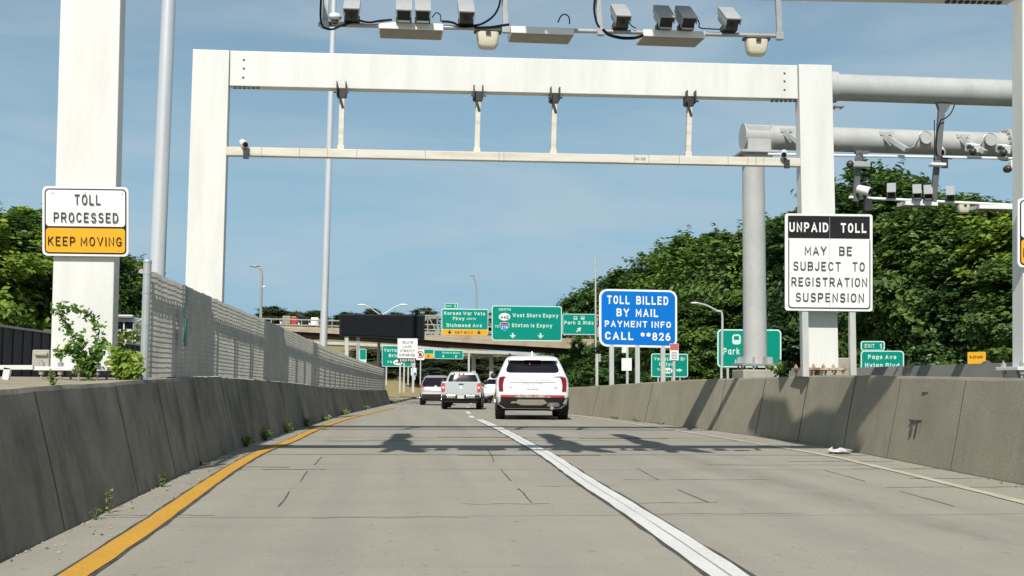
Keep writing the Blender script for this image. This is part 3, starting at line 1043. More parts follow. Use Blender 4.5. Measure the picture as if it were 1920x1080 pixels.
def rrect(x0, y0, x1, y1, r, n=5, skew=0.0):
    pts = []
    cxm = (x0 + x1) / 2
    for cx, cy, a0 in ((x1 - r, y0 + r, -90), (x1 - r, y1 - r, 0), (x0 + r, y1 - r, 90), (x0 + r, y0 + r, 180)):
        for k in range(n + 1):
            a = R(a0 + 90 * k / n)
            px = cx + r * math.cos(a)
            pts.append((px, cy + r * math.sin(a) + skew * (px - cxm)))
    return pts

def slab(mb, pts, d, t, mi=0):
    mb.prism([at(x, y, d) for x, y in pts], (0, t, 0), mi)

class Sign:
    """road sign built in its own plane y = d: panel, coloured layers, lettering, posts"""
    def __init__(s, name, label, cat, box, d, r=6, base='sign_white', layers=(), skew=0.006, thick=0.025, group=None, zbase=None):
        s.d, s.box, s.skew = d, box, skew
        x0, y0, x1, y1 = box
        s.root = thing(name, label, cat, at((x0 + x1) / 2, y1, d + 0.02), group)
        b = MB()
        slab(b, rrect(x0, y0, x1, y1, r, skew=skew), d, thick)
        b.build('panel', M[base], s.root)
        off = 0.004
        for (bx, rr, mat, nm) in layers:
            b = MB()
            sk = skew
            pts = rrect(*bx, rr, skew=0)
            cxm = (x0 + x1) / 2
            pts = [(x, y + sk * (x - cxm)) for x, y in pts]
            slab(b, pts, d - off, 0.003)
            b.build(nm, M[mat], s.root)
            off += 0.004
        s.off = off + 0.003

    def text(s, lines, mat, bold=0.15, name='lettering', extra=None):
        cxm = (s.box[0] + s.box[2]) / 2
        for (t, cx, base, w, cap) in lines:
            b = MB()
            put_text(b, t, cx, base + s.skew * (cx - cxm), w, cap, s.d - s.off, 0, bold, s.skew)
            b.build(name, M[mat], s.root, fix=False)
        for poly in (extra or ()):
            b = MB()
            b.add([at(x, y + s.skew * (x - cxm), s.d - s.off) for x, y in poly], [tuple(range(len(poly)))])
            b.build('arrow', M[mat], s.root, fix=False)
        return s

    def shape(s, poly, mat, name, lift=0.0):
        cxm = (s.box[0] + s.box[2]) / 2
        b = MB()
        slab(b, [(x, y + s.skew * (x - cxm)) for x, y in poly], s.d - s.off - lift, 0.002)
        b.build(name, M[mat], s.root)

    def posts(s, xs, ybot, wpx=8, mat='alu', dy=0.06, ytop=None):
        for x in xs:
            b = MB()
            w = wpx / ppm(s.d)
            p0 = at(x, ybot, s.d + dy)
            p1 = at(x, (s.box[1] + 4) if ytop is None else ytop, s.d + dy)
            p1.x = p0.x
            b.bar(p0, p1, w, w * 0.7, (0, 1, 0))
            b.build('post', M[mat], s.root)
        return s

def arrow_down(cx, y0, y1, w):
    h = y1 - y0
    return [(cx - w * .13, y0), (cx + w * .13, y0), (cx + w * .13, y0 + h * .45), (cx + w * .5, y0 + h * .40), (cx, y1), (cx - w * .5, y0 + h * .40), (cx - w * .13, y0 + h * .45)]

def circ(cx, cy, rx_, ry_=None, n=20):
    ry_ = rx_ if ry_ is None else ry_
    return [(cx + rx_ * math.cos(2 * math.pi * k / n), cy + ry_ * math.sin(2 * math.pi * k / n)) for k in range(n)]

# ------------------------------------------------------------------ toll gantries
D1, D2 = 14.2, 22.4

def column(root, ptop, pbot, w, dep, y, name='column', mat='steel_white'):
    b = MB()
    b.bar(pbot, ptop, w, dep, (0, 1, 0))
    return b.build(name, M[mat], root, bevel=0.010)

def base_plate(root, c, w, dep, mat='steel_white', boltmat='steel_grey', up=0.09):
    b = MB()
    b.box(c + Vector((0, 0, up)), (w, dep, 0.045))
    b.build('base_plate', M[mat], root, bevel=0.005)
    for sx in (-1, -0.5, 0, 0.5, 1):
        for sy in (-1, 1):
            b = MB()
            p = c + Vector((sx * w * 0.42, sy * dep * 0.40, 0))
            b.cyl(p + Vector((0, 0, -0.1)), p + Vector((0, 0, up + 0.10)), 0.014, n=8)
            b.cyl(p + Vector((0, 0, up + 0.024)), p + Vector((0, 0, up + 0.07)), 0.035, n=6)
            b.cyl(p + Vector((0, 0, up - 0.07)), p + Vector((0, 0, up - 0.024)), 0.035, n=6)
            b.build('anchor_bolt', M[boltmat], root)

# --- gantry the camera is about to pass under
DEP = 0.27
yc = D1 + DEP / 2
g1 = thing('toll_gantry', 'nearest white box steel toll gantry, carrying the camera bar across the top of the view', 'toll gantry', at(1000, 700, D1))
w1 = 0.70
lt, lb = at(174, -160, D1), at(152, 690, D1)
rt, rb = at(1965, -130, D1), at(1968, 690, D1)
for (pt, pb) in ((lt, lb), (rt, rb)):
    pt, pb = pt.copy(), pb.copy()
    pt.y = pb.y = yc
    column(g1, pt, pb, w1, DEP, yc)
    base_plate(g1, Vector((pb.x, yc, pb.z - 0.10)), 1.0, 0.55)
b = MB()
p0, p1 = at(234, -88, D1), at(1905, -52, D1)
p0.y = p1.y = yc
b.bar(p0, p1, DEP - 0.01, 0.70)
b.build('beam', M['steel_white'], g1, bevel=0.008)
for k in range(9):
    b = MB()
    q = p1.lerp(p0, (25 + k * 26 / 2) / 1670 * 1.0)
    b.box(q + Vector((0, 0, -0.365)), (0.045, 0.06, 0.03))
    b.build('bolt', M['dark_steel'], g1)

# arms added above the view, shaped for their shadows on road and right barrier
for x in (-1.9, 1.15, 2.75, 5.8):
    zb = p0.lerp(p1, (x - p0.x) / (p1.x - p0.x)).z + 0.36
    b = MB()
    out = [(-.10, 3.3), (.28, 3.4), (.34, 1.9), (.14, .9), (.30, 0), (.26, -1.2), (.55, -3.2), (.25, -3.1), (.02, -2.5), (-.18, -3.2), (-.36, -3.1), (-.16, -1.5), (-.36, -.3), (-.20, 1.0)]
    b.prism([(x + q[0] * 0.8, yc + q[1], 7.9) for q in out], (0, 0, 0.22))
    arm = b.build('shadow_arm', M['steel_grey'], g1)
    b = MB()
    for sy in (-0.06, 0.06):
        b.bar((x, yc + sy, zb), (x, yc + sy, 7.9), 0.08, 0.08, (0, 1, 0))
    b.build('shadow_arm_stub', M['steel_grey'], arm)

def bar_y(x):
    return 45.5 + (x - 600) * 0.0255
DB = D1 - 0.02
bar = MB()
bar.cyl(at(597, bar_y(597), DB), at(1468, bar_y(1468), DB), 0.028, n=10)
bar.build('equipment_bar', M['steel_grey'], g1, smooth=True)
for (xt, xb) in ((613, 609), (944, 949), (1117, 1127), (1457, 1462)):
    b = MB()
    a, c = at(xt, -40, DB + 0.05), at(xb, bar_y(xb) + 8, DB + 0.05)
    b.bar(a, c, 0.07, 0.05, (0, 1, 0))
    b.box(at(xb, bar_y(xb), DB - 0.035), (0.10, 0.04, 0.09))
    b.build('hanger', M['steel_grey'], g1, bevel=0.004)
# cables sagging along the bar
def cable(root, pts, r, mat='black', d=DB - 0.05, name='cable'):
    P = [at(x, y, d) for x, y in pts]
    # Catmull-Rom
    out = []
    for i in range(len(P) - 1):
        a, b_, c, e_ = P[max(i - 1, 0)], P[i], P[i + 1], P[min(i + 2, len(P) - 1)]
        for k in range(5):
            t = k / 5
            out.append(0.5 * ((2 * b_) + (c - a) * t + (2 * a - 5 * b_ + 4 * c - e_) * t * t + (3 * b_ - a - 3 * c + e_) * t ** 3))
    out.append(P[-1])
    m_ = MB()
    m_.tube(out, r, 6)
    return m_.build(name, M[mat], root, smooth=True)
cable(g1, [(603, -20), (601, 30), (606, 50), (622, 55), (640, 48), (660, 41)], 0.013)
cable(g1, [(672, 38), (692, 42), (712, 39), (735, 37)], 0.013)
cable(g1, [(810, 33), (818, 24), (826, 29), (826, 40)], 0.007)
cable(g1, [(828, 40), (848, 42), (866, 50), (888, 48), (905, 44), (925, 30), (936, 10), (940, -20)], 0.014)
cable(g1, [(890, 52), (920, 51), (940, 48), (955, 46)], 0.016)
cable(g1, [(1130, 55), (1142, 65), (1165, 71), (1190, 71), (1206, 66)], 0.020)
cable(g1, [(1118, -20), (1114, 15), (1118, 40), (1124, 52)], 0.014)
cable(g1, [(1046, 42), (1052, 30), (1060, 27), (1067, 33), (1068, 45)], 0.008)
cable(g1, [(1176, 37), (1184, 48), (1192, 53)], 0.007)
cable(g1, [(1302, 40), (1308, 37), (1311, 44), (1312, 52), (1330, 54), (1350, 55)], 0.008)

def camera_box(px, py, d, label, open_front, k=1.0, yawr=0.0, group='enforcement cameras on the near camera bar'):
    """camera housing tilted down at the traffic; (px,py) is the bar under it"""
    p = at(px, py, d)
    r = thing('toll_camera', label, 'camera', p, group)
    rot = Matrix.Rotation(yawr, 3, 'Z') @ Matrix.Rotation(R(35), 3, 'X')
    c = p + Vector((0, -0.02, 0.165)) * k
    b = MB()
    b.box(c, (0.165 * k, 0.40 * k, 0.15 * k), rot)
    b.build('housing', M['cam_grey'], r, bevel=0.006 * k)
    b = MB()
    b.box(c + rot @ Vector((0, -0.02, 0.085)) * k, (0.195 * k, 0.47 * k, 0.014 * k), rot)
    for sx in (-1, 1):
        b.box(c + rot @ Vector((sx * 0.0925, -0.02, 0.045)) * k, (0.010 * k, 0.47 * k, 0.08 * k), rot)
    b.build('sunshade', M['cam_grey'], r)
    b = MB()
    f = c + rot @ Vector((0, -0.203, -0.005)) * k
    b.box(f, (0.155 * k, 0.012 * k, 0.135 * k), rot)
    b.build('front_plate', M['lens'] if open_front else M['cam_dark'], r)
    b = MB()
    if open_front:
        b.box(f + rot @ Vector((0, -0.02, -0.055)) * k, (0.15 * k, 0.04 * k, 0.02 * k), rot)
        b.build('lower_lip', M['cam_grey'], r)
    else:
        b.cyl(f, f + rot @ Vector((0, -0.018, 0)) * k, 0.03 * k, n=14)
        b.build('lens', M['lens'], r, smooth=True)
    b = MB()
    b.box(p + Vector((0, -0.02, 0.035)) * k, (0.19 * k, 0.12 * k, 0.07 * k))
    b.box(p + Vector((0, 0.0, 0.09)) * k, (0.05 * k, 0.06 * k, 0.08 * k))
    b.build('mount', M['dark_steel'], r, bevel=0.004 * k)
    return r

def light_panel(px, py, d, w, label, group, k=1.0):
    """long illuminator box: white front edge, wide underside with its shade in the beige"""
    p = at(px, py, d)
    r = thing('illuminator_panel', label, 'illuminator', p, group)
    tilt = Matrix.Rotation(R(3), 3, 'X')
    b = MB()
    b.box(p + Vector((0, 0.20, -0.045)) * k, (w, 0.48 * k, 0.085 * k), tilt)
    b.build('housing', M['panel_white'], r, bevel=0.006)
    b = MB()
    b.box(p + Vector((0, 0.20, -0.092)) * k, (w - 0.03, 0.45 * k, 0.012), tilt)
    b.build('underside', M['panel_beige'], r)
    return r

def antenna(px, py, d, label, group, k=1.0):
    p = at(px, py, d)
    r = thing('toll_antenna', label, 'antenna', p, group)
    b = MB()
    sec = []
    for (t, w, dp_) in ((0, 0.28, 0.18), (0.35, 0.275, 0.18), (0.75, 0.25, 0.15), (0.93, 0.21, 0.12), (1.0, 0.16, 0.08)):
        z = -0.03 - 0.20 * t
        ring = []
        for a in range(16):
            th = 2 * math.pi * a / 16
            cx, cy = math.cos(th), math.sin(th)
            cx, cy = math.copysign(abs(cx) ** 0.45, cx), math.copysign(abs(cy) ** 0.45, cy)
            ring.append(p + Vector((cx * w / 2, cy * dp_ / 2 + 0.05, z)) * 1.0 if k == 1 else p + Vector((cx * w / 2, cy * dp_ / 2 + 0.05, z)) * k)
        sec.append(ring)
    b.strip(sec, closed=True)
    n = len(b.v)
    b.f.append(tuple(range(n - 16, n)))
    b.f.append(tuple(range(15, -1, -1)))
    b.m += [0, 0]
    b.build('radome', M['cream'], r, smooth=True)
    b = MB()
    b.box(p + Vector((0, 0.05, -0.015)) * k, (0.34 * k, 0.10 * k, 0.03 * k))
    b.box(p + Vector((0, -0.06, -0.05)) * k, (0.06 * k, 0.02 * k, 0.035 * k))
    b.build('bracket', M['dark_steel'], r)
    return r

for (x, op, lab) in ((660, False, 'grey camera box nearest the white dome at the left end of the camera bar'),
                     (757, True, 'black fronted camera above the left illuminator panel, left one of that pair'),
                     (792, True, 'black fronted camera above the left illuminator panel, right one of that pair'),
                     (873, False, 'grey camera box between the left illuminator and the first cream antenna'),
                     (1162, False, 'grey camera box just right of the second inner hanger, with a half shaded hood'),
                     (1243, True, 'black fronted camera above the right illuminator panel, left one of that pair'),
                     (1284, True, 'black fronted camera above the right illuminator panel, right one of that pair'),
                     (1365, False, 'grey camera box at the right end of the camera bar before the last antenna')):
    camera_box(x, bar_y(x) - 4, DB, lab, op)
light_panel(771, bar_y(771) - 8, DB, 0.79, 'white illuminator panel under the left pair of black fronted cameras', 'illuminator panels under the near camera bar')
light_panel(1017, bar_y(1017) - 6, DB, 0.79, 'white illuminator panel between the two inner hangers, no camera above it', 'illuminator panels under the near camera bar')
light_panel(1263, bar_y(1263) - 6, DB, 0.79, 'white illuminator panel under the right pair of black fronted cameras', 'illuminator panels under the near camera bar')
antenna(915, bar_y(915) + 2, DB, 'cream rounded antenna hanging from the bar left of the first inner hanger', 'cream antennas under the near camera bar')
antenna(1420, bar_y(1420) + 3, DB, 'cream rounded antenna hanging from the right end of the bar', 'cream antennas under the near camera bar')
dm = thing('dome_camera', 'small white dome camera on the left end of the camera bar', 'dome camera', at(628, 42, DB))
b = MB()
P = at(628, 32, DB)
b.ball(P, (0.085, 0.085, 0.05))
b.build('dome', M['panel_white'], dm, smooth=True)
b = MB()
b.cyl(P + Vector((0, 0, -0.085)), P + Vector((0, 0, -0.02)), 0.045, n=12)
b.bar(P + Vector((-0.08, 0, -0.09)), P + Vector((0.14, 0, -0.09)), 0.06, 0.05)
b.build('mount', M['dark_steel'], dm)

# --- second white gantry
g2 = thing('toll_gantry', 'second white box steel toll gantry spanning the road, with an empty lower rail', 'toll gantry', at(960, 700, D2))
yc = D2 + DEP / 2
for (pt, pb) in ((at(396, 93, D2), at(377, 702, D2)), (at(1529, 121, D2), at(1541, 690, D2))):
    pt, pb = pt.copy(), pb.copy()
    pt.y = pb.y = yc
    column(g2, pt, pb, 0.685, DEP, yc)
    right = pb.x > 0
    base_plate(g2, Vector((pb.x, yc, pb.z - 0.08)), 0.95, 0.55, 'rust' if right else 'steel_white', 'rust' if right else 'steel_grey', 0.06)
b = MB()
p0, p1 = at(431, 127.5, D2), at(1496, 153.5, D2)
p0.y = p1.y = yc
b.bar(p0, p1, DEP - 0.01, 0.685)
b.build('beam', M['steel_white'], g2, bevel=0.012)
for (x, y) in ((457, 112), (457, 128), (456, 145), (1471, 137), (1471, 152), (1471, 168)):
    q = at(x, y, D2 - 0.0)
    b = MB()
    b.ball(q, (0.024, 0.02, 0.018), 8, 5)
    b.build('bolt', M['hanger_dark'], g2)
for k in range(6):
    for q in (at(441 + k * 8.5, 164, D2 + 0.05), at(1448 + k * 8.5, 189, D2 + 0.05)):
        b = MB()
        b.box(q, (0.05, 0.06, 0.045))
        b.build('bolt', M['dark_steel'], g2)
def rail2(x):
    return 284.5 + (x - 428) * 0.0195
b = MB()
p0, p1 = at(424, rail2(424), D2 + 0.02), at(1499, rail2(1499), D2 + 0.02)
b.bar(p0, p1, 0.16, 0.165)
b.build('lower_rail', M['steel_cream'], g2, bevel=0.01)
b = MB()
for x in (491, 562, 614, 669, 797, 935, 944, 1188, 1215, 1272, 1363, 1400, 1415, 1430):
    p = at(x, rail2(x), D2 + 0.02)
    b.box(p, (0.012, 0.168, 0.17))
for x in (1194, 1206):
    b.box(at(x, rail2(x) - 2, D2 - 0.06), (0.1, 0.012, 0.05))
b.build('rail_seams', M['steel_grey'], g2)
for x in (641, 896, 1039, 1292):
    yb = 160.5 + (x - 430) * 0.0253
    b = MB()
    a, c = at(x + 1, yb + 4, D2 + 0.06), at(x - 2, rail2(x) - 7, D2 + 0.06)
    b.bar(a, c, 0.10, 0.10, (0, 1, 0))
    b.box(c + Vector((0, 0, 0.03)), (0.13, 0.13, 0.12))
    ho = b.build('hanger', M['steel_cream'], g2, bevel=0.006)
    b = MB()
    q = at(x, yb + 3, D2 + 0.06)
    for sx in (-1, 1):
        b.box(q + Vector((sx * 0.085, -0.05, 0.0)), (0.02, 0.34, 0.24))
        b.cyl(q + Vector((sx * 0.10, -0.2, -0.09)), q + Vector((sx * 0.14, -0.2, -0.09)), 0.02, n=8)
    b.box(q + Vector((0, 0, -0.07)), (0.16, 0.16, 0.16))
    b.bar(q + Vector((-0.05, -0.07, -0.1)), q + Vector((0.03, -0.055, -0.36)), 0.05, 0.02, (0, 1, 0))
    b.build('clamp', M['dark_steel'], ho)

def bullet_camera(px, py, d, label, k=1.0, az=0.5):
    p = at(px, py, d)
    r = thing('bullet_camera', label, 'camera', p)
    dirv = Vector((math.sin(az) * 0.8, -0.7, -0.35)).normalized()
    b = MB()
    b.tube([p - dirv * 0.10 * k, p - dirv * 0.08 * k, p + dirv * 0.09 * k], [0.05 * k, 0.065 * k, 0.068 * k], 14)
    b.build('housing', M['panel_white'], r, smooth=True)
    b = MB()
    b.cyl(p + dirv * 0.088 * k, p + dirv * 0.105 * k, 0.05 * k, n=14)
    b.build('lens', M['lens'], r)
    b = MB()
    b.cyl(p + Vector((0.02, 0.03, -0.04)) * k, p + Vector((0.03, 0.05, -0.14)) * k, 0.022 * k, n=8)
    b.box(p + Vector((0.05, -0.02, -0.21)) * k, (0.10 * k, 0.06 * k, 0.17 * k))
    b.build('mount', M['dark_steel'], r)
bullet_camera(457, 269, D2 - 0.1, 'small white bullet camera on the left end of the lower rail, beside the left column')
bullet_camera(1470, 288, D2 - 0.1, 'small white bullet camera on the right end of the lower rail, below the grey pipe', az=-0.3)
lt2 = thing('floodlight', 'flat floodlight bracketed to the right side of the right white gantry column', 'floodlight', at(1572, 201, D2 + 0.1))
b = MB()
q = at(1571, 201, D2 + 0.15)
b.box(q, (0.20, 0.25, 0.03))
b.prism([q + Vector((-0.09, -0.1, -0.02)), q + Vector((0.06, -0.1, -0.02)), q + Vector((-0.09, -0.1, -0.10))], (0, 0.02, 0))
b.build('head', M['steel_grey'], lt2)

# ------------------------------------------------------------------ toll signs
def keep_moving(dx, dy, label):
    x0, y0, x1, y1 = 79.5, 350, 241, 480
    s = Sign('toll_sign', label, 'sign', (x0 + dx, y0 + dy, x1 + dx, y1 + dy), D1 - 0.06, 9, 'sign_white',
             [((x0 + 4 + dx, y0 + 4 + dy, x1 - 4 + dx, y1 - 4 + dy), 8, 'sign_black', 'border'),
              ((x0 + 6.5 + dx, y0 + 6.5 + dy, x1 - 6.5 + dx, 424.5 + dy), 6, 'sign_white', 'upper_field'),
              ((x0 + 6.5 + dx, 428 + dy, x1 - 6.5 + dx, y1 - 6.5 + dy), 6, 'sign_yellow', 'lower_field')], skew=0.013, group='two part toll signs on the near gantry columns')
    cx = 160 + dx
    s.text([('TOLL', cx + 4, 384 + dy, 49, 19.5), ('PROCESSED', cx + 1, 417 + dy, 121, 18.5)], 'sign_grey', 0.15)
    s.text([('KEEP MOVING', cx - 1, 461 + dy, 139, 17)], 'sign_black', 0.13)
    for (x, y) in ((99, 362), (160, 362), (229, 364), (92, 467), (158, 467), (222, 470)):
        b = MB()
        b.ball(at(x + dx, y + dy, s.d - 0.012), (0.008, 0.006, 0.008), 8, 5)
        b.build('rivet', M['steel_grey'], s.root)
    for yy in (y0 + 25, y1 - 25):
        b = MB()
        q = at((x0 + x1) / 2 + dx, yy + dy, D1 - 0.02)
        b.box(q, (0.9, 0.035, 0.05))
        b.build('bracket', M['steel_grey'], s.root)
keep_moving(0, 0, 'white and amber TOLL PROCESSED KEEP MOVING sign mounted on the left near column')
keep_moving(1829, 22, 'white and amber toll sign cut off by the right edge of the view')

s = Sign('toll_sign', 'tall black and white UNPAID TOLL sign on two posts in front of the right column', 'sign', (1472, 401, 1636, 583), 22.1, 5, 'sign_white',
         [((1478, 446.5, 1632, 579), 6, 'sign_grey', 'border'), ((1480, 444, 1630, 576.5), 5, 'sign_white', 'lower_field'), ((1477.5, 405, 1631, 447), 2, 'sign_black', 'upper_field')], skew=0.012)
s.text([('UNPAID', 1516.5, 435.5, 73, 18), ('TOLL', 1600.5, 436, 48, 18)], 'legend_white', 0.20)
s.text([('MAY', 1529.5, 478.5, 41, 16.5), ('BE', 1585.5, 478.5, 24, 16.5), ('SUBJECT', 1532, 507.5, 89, 16.5), ('TO', 1610, 507.5, 23, 16.5),
        ('REGISTRATION', 1555, 537, 142, 16.5), ('SUSPENSION', 1556, 566, 128, 16.5)], 'sign_grey', 0.14)
b = MB()
slab(b, [(1555.5, 407), (1556.1, 407), (1556.1, 578), (1555.5, 578)], s.d - s.off - 0.001, 0.001)
b.build('panel_seam', M['cam_grey'], s.root)
s.posts([1510, 1599], 706, 12, 'alu')
s = Sign('information_sign', 'blue TOLL BILLED BY MAIL sign with white rim on three grey posts', 'sign', (1123.5, 543, 1269.5, 651), 45, 15, 'legend_white',
         [((1127.5, 546.5, 1266, 647), 12, 'sign_blue', 'face')], skew=0.02)
s.text([('TOLL', 1159.5, 571, 42, 16), ('BILLED', 1223, 571, 60, 16), ('BY', 1168, 594, 24, 15), ('MAIL', 1213, 594, 42, 15), ('PAYMENT INFO', 1196, 614, 124, 12), ('CALL', 1161, 638, 53, 15), ('**826', 1229, 638, 56, 15)], 'legend_white', 0.20)
s.posts([1146.5, 1195, 1243], 726, 8.5, 'alu')

# ------------------------------------------------------------------ slatted fence on the left barrier
def fx(d):
    return lx(d) - BAT - 0.11
def fz(d):
    return smooth_tab(LTOP, d, 0.8)
FS, FE = 13.75, LEND - 0.8
FH = 1.24
fence = thing('slat_fence', 'pale corrugated slat fence standing on top of the left concrete barrier', 'fence', (fx(FS), FS, fz(FS)))
b = MB()
p = Vector((fx(FS), FS - 0.03, fz(FS)))
b.cyl(p + Vector((0, 0, -0.05)), p + Vector((0, 0, 1.34)), 0.046, n=16)
b.ball(p + Vector((0, 0, 1.345)), (0.052, 0.052, 0.04), 14, 6)
for z in (0.25, 0.62, 0.98, 1.2):
    b.cyl(p + Vector((0, 0, z)), p + Vector((0, 0, z + 0.025)), 0.049, n=16)
b.build('end_post', M['fence_post'], fence, smooth=True)
rng = random.Random(3)
nb = int((FE - FS) / 1.75)
for i in range(nb):
    d0, d1 = lerp(FS + 0.08, FE, i / nb), lerp(FS + 0.08, FE, (i + 1) / nb)
    b = MB()
    n = 8
    for k in range(n):
        # open upright strips, each turned so its ribbed face looks back at the traffic
        c = lerp(d0, d1, (k + 0.5) / n)
        x, z0 = fx(c), fz(c) + 0.02
        road_dir = math.atan((fx(c + 1) - fx(c - 1)) / 2)
        h = FH + rng.uniform(-0.012, 0.004)
        ang = R(33 + rng.uniform(-2.5, 2.5)) + road_dir * 0.6
        u = Vector((math.sin(ang), math.cos(ang), 0))
        nrm = Vector((math.cos(ang), -math.sin(ang), 0))
        wv = 0.060
        teeth = 20 if c < 34 else 11
        rows = []
        for q in range(teeth):
            za, zb = z0 + h * q / teeth, z0 + h * (q + 1) / teeth
            dep = h / teeth * 0.14
            w1, w2 = rng.uniform(-0.005, 0.005), rng.uniform(-0.005, 0.005)
            for (zz, off) in ((za + 0.002, dep), (zb, 0.0)):
                cc = Vector((x, c, zz)) + nrm * off
                rows.append([cc - u * wv + Vector((0, 0, w1)), cc + u * wv + Vector((0, 0, w2))])
        b.strip(rows)
    b.build('slat_panel', M['slat'], fence, fix=False)
    if i == 0:
        continue
    b = MB()
    x, z0 = fx(d0), fz(d0)
    b.cyl((x - 0.085, d0 - 0.05, z0 - 0.02), (x - 0.085, d0 - 0.05, z0 + FH + 0.02), 0.034, n=8)
    b.build('post', M['fence_post'], fence, smooth=True)
b = MB()
pts = []
for k in range(41):
    d = lerp(FS, FE, k / 40)
    pts.append((fx(d) - 0.075, d, fz(d) + FH + 0.0))
b.tube(pts, 0.028, 8)
b.build('top_rail', M['fence_post'], fence, smooth=True)
# torn strap hanging on it
d = 15.62
st = thing('hanging_strap', 'torn green strap hanging on the slat fence near its tall end post', 'strap', (fx(d) + 0.14, d, fz(d)))
b = MB()
for (y0, z0, z1, w) in ((0.0, 0.50, 1.22, 0.035), (0.11, 0.42, 1.20, 0.03)):
    rows = []
    for k in range(9):
        t = k / 8
        z = fz(d) + lerp(z1, z0, t)
        xx = fx(d) + 0.13 + 0.012 * math.sin(k * 1.3)
        yy = d + y0 + 0.03 * math.sin(k * 0.9 + y0 * 9)
        rows.append([(xx, yy - w / 2, z), (xx + 0.004, yy + w / 2, z)])
    b.strip(rows)
b.box((fx(d) + 0.14, d + 0.05, fz(d) + 0.60), (0.02, 0.13, 0.36))
b.build('webbing', M['teal'], st, fix=False)

# slatted wall with its shade side painted dark, of the opposite carriageway
dw = thing('dark_fence', 'slat fence, shade side coloured dark, far left beyond the white column', 'fence', (-9.2, 30, 1.05))
b = MB()
for k in range(120):
    y = 18 + k * 0.38
    b.box((-9.4 + 0.03 * (k % 2), y, 1.0 + 0.66), (0.05, 0.34, 1.33))
b.build('boards', M['slat_shade'], dw)
b = MB()
b.bar((-9.36, 17.8, 2.35), (-9.36, 64, 2.35), 0.12, 0.05)
b.build('cap_rail', M['steel_grey'], dw)

# low white guard rail and junction box beside the near left column
gr = thing('guard_rail', 'short white guard rail frame left of the near left column base', 'guard rail', at(20, 705, 13.6))
b = MB()
P = lambda x, y, d=13.5: at(x, y, d)
b.bar(P(-60, 689), P(63, 689), 0.06, 0.05)
b.build('rail', M['steel_white'], gr, bevel=0.004)
for x in (-30, 11):
    b = MB()
    b.bar(P(x, 712), P(x + 4, 690), 0.07, 0.06, (0, 1, 0))
    b.build('leg', M['steel_white'], gr)
jb = thing('junction_box', 'small grey concrete block left of the near left column base', 'junction box', at(81, 690, 14.5))
b = MB()
b.box(at(81, 675, 14.6), (0.20, 0.22, 0.24))
b.box(at(81, 664, 14.55), (0.15, 0.2, 0.04))
b.build('block', M['con_pale'], jb, bevel=0.015)

# ------------------------------------------------------------------ tall poles
def pole(name, label, cat, xt, yt, xb, yb, d, rt, rb, mat='pole_metal'):
    a, c = at(xb, yb, d), at(xt, yt, d)
    r = thing(name, label, cat, a)
    b = MB()
    n = 8
    b.tube([a.lerp(c, k / n) for k in range(n + 1)], [lerp(rb, rt, k / n) for k in range(n + 1)], 20)
    b.build('shaft', M[mat], r, smooth=True)
    b = MB()
    b.cyl(a + Vector((0, 0, -0.1)), a + Vector((0, 0, 0.12)), rb * 1.5, n=16)
    b.build('base', M['steel_grey'], r)
    return r
pole('mast_pole', 'thick shiny metal mast between the two left white columns', 'pole', 338, -500, 287, 700, 24.5, 0.125, 0.165)
pole('mast_pole', 'slim shiny metal mast seen through the second gantry, behind the slat fence', 'pole', 634, -260, 604, 718, 58, 0.11, 0.19)

# ------------------------------------------------------------------ grey pipe gantries on the right
D3 = 29.5
pg = thing('pipe_gantry', 'grey pipe gantry whose round post stands on a concrete block', 'pipe gantry', at(1417, 705, D3))
b = MB()
a, c = at(1416, 684, D3), at(1416, 292, D3)
c.x = a.x
b.cyl(a, c, 0.305, 0.285, n=28)
b.build('post', M['pipe_grey'], pg, smooth=True)
b = MB()
q = at(1416, 684, D3)
b.box(q, (0.95, 0.95, 0.06))
for k in range(8):
    t = 2 * math.pi * (k + 0.5) / 8
    v = Vector((math.cos(t), math.sin(t), 0))
    b.bar(q + v * 0.36 + Vector((0, 0, 0.0)), q + v * 0.36 + Vector((0, 0, 0.20)), 0.03, 0.16, tuple(v))
    b.cyl(q + v * 0.43 + Vector((0, 0, -0.18)), q + v * 0.43 + Vector((0, 0, 0.16)), 0.025, n=8)
b.build('base_flange', M['steel_grey'], pg)
b = MB()
q = at(1414, 686, D3)
b.box(Vector((q.x, q.y, q.z - 0.75)), (0.88, 1.0, 1.3))
b.build('plinth', M['con_pale'], pg, bevel=0.03)
b = MB()
q = at(1416, 289, D3)
b.box(q, (0.95, 0.9, 0.07))
b.box(q + Vector((0, 0, -0.09)), (0.72, 0.7, 0.12))
for sx in (-1, 1):
    b.prism([q + Vector((sx * 0.28, -0.02, -0.03)), q + Vector((sx * 0.47, -0.02, -0.03)), q + Vector((sx * 0.28, -0.02, -0.2))], (0, 0.04, 0))
b.box(at(1418, 262, D3), (0.62, 0.60, 0.66))
b.build('head_block', M['pipe_grey'], pg, bevel=0.02)
b = MB()
a, c = at(1394, 256, D3), at(2120, 279, D3)
c.z = a.z - 0.05
b.cyl(a, c, 0.32, n=28)
b.build('arm_pipe', M['pipe_grey'], pg, smooth=True)
ax_ = (c - a).normalized()
for x in (1393.5, 1443, 1878, 1882):
    b = MB()
    t = (x - 1394) / (2120 - 1394)
    q = a.lerp(c, t)
    rr = 0.345 if x < 1500 else 0.43
    b.cyl(q - ax_ * 0.02, q + ax_ * 0.025, rr, n=28)
    if x > 1500:
        for k in range(16):
            th = 2 * math.pi * k / 16
            v = Vector((0, math.cos(th), math.sin(th))) * 0.39
            b.cyl(q + v - ax_ * 0.07, q + v + ax_ * 0.07, 0.025, n=6)
    b.build('flange_ring', M['pipe_grey'], pg, smooth=True)
def pipe_at(x):
    return a.lerp(c, (x - 1394) / (2120 - 1394))
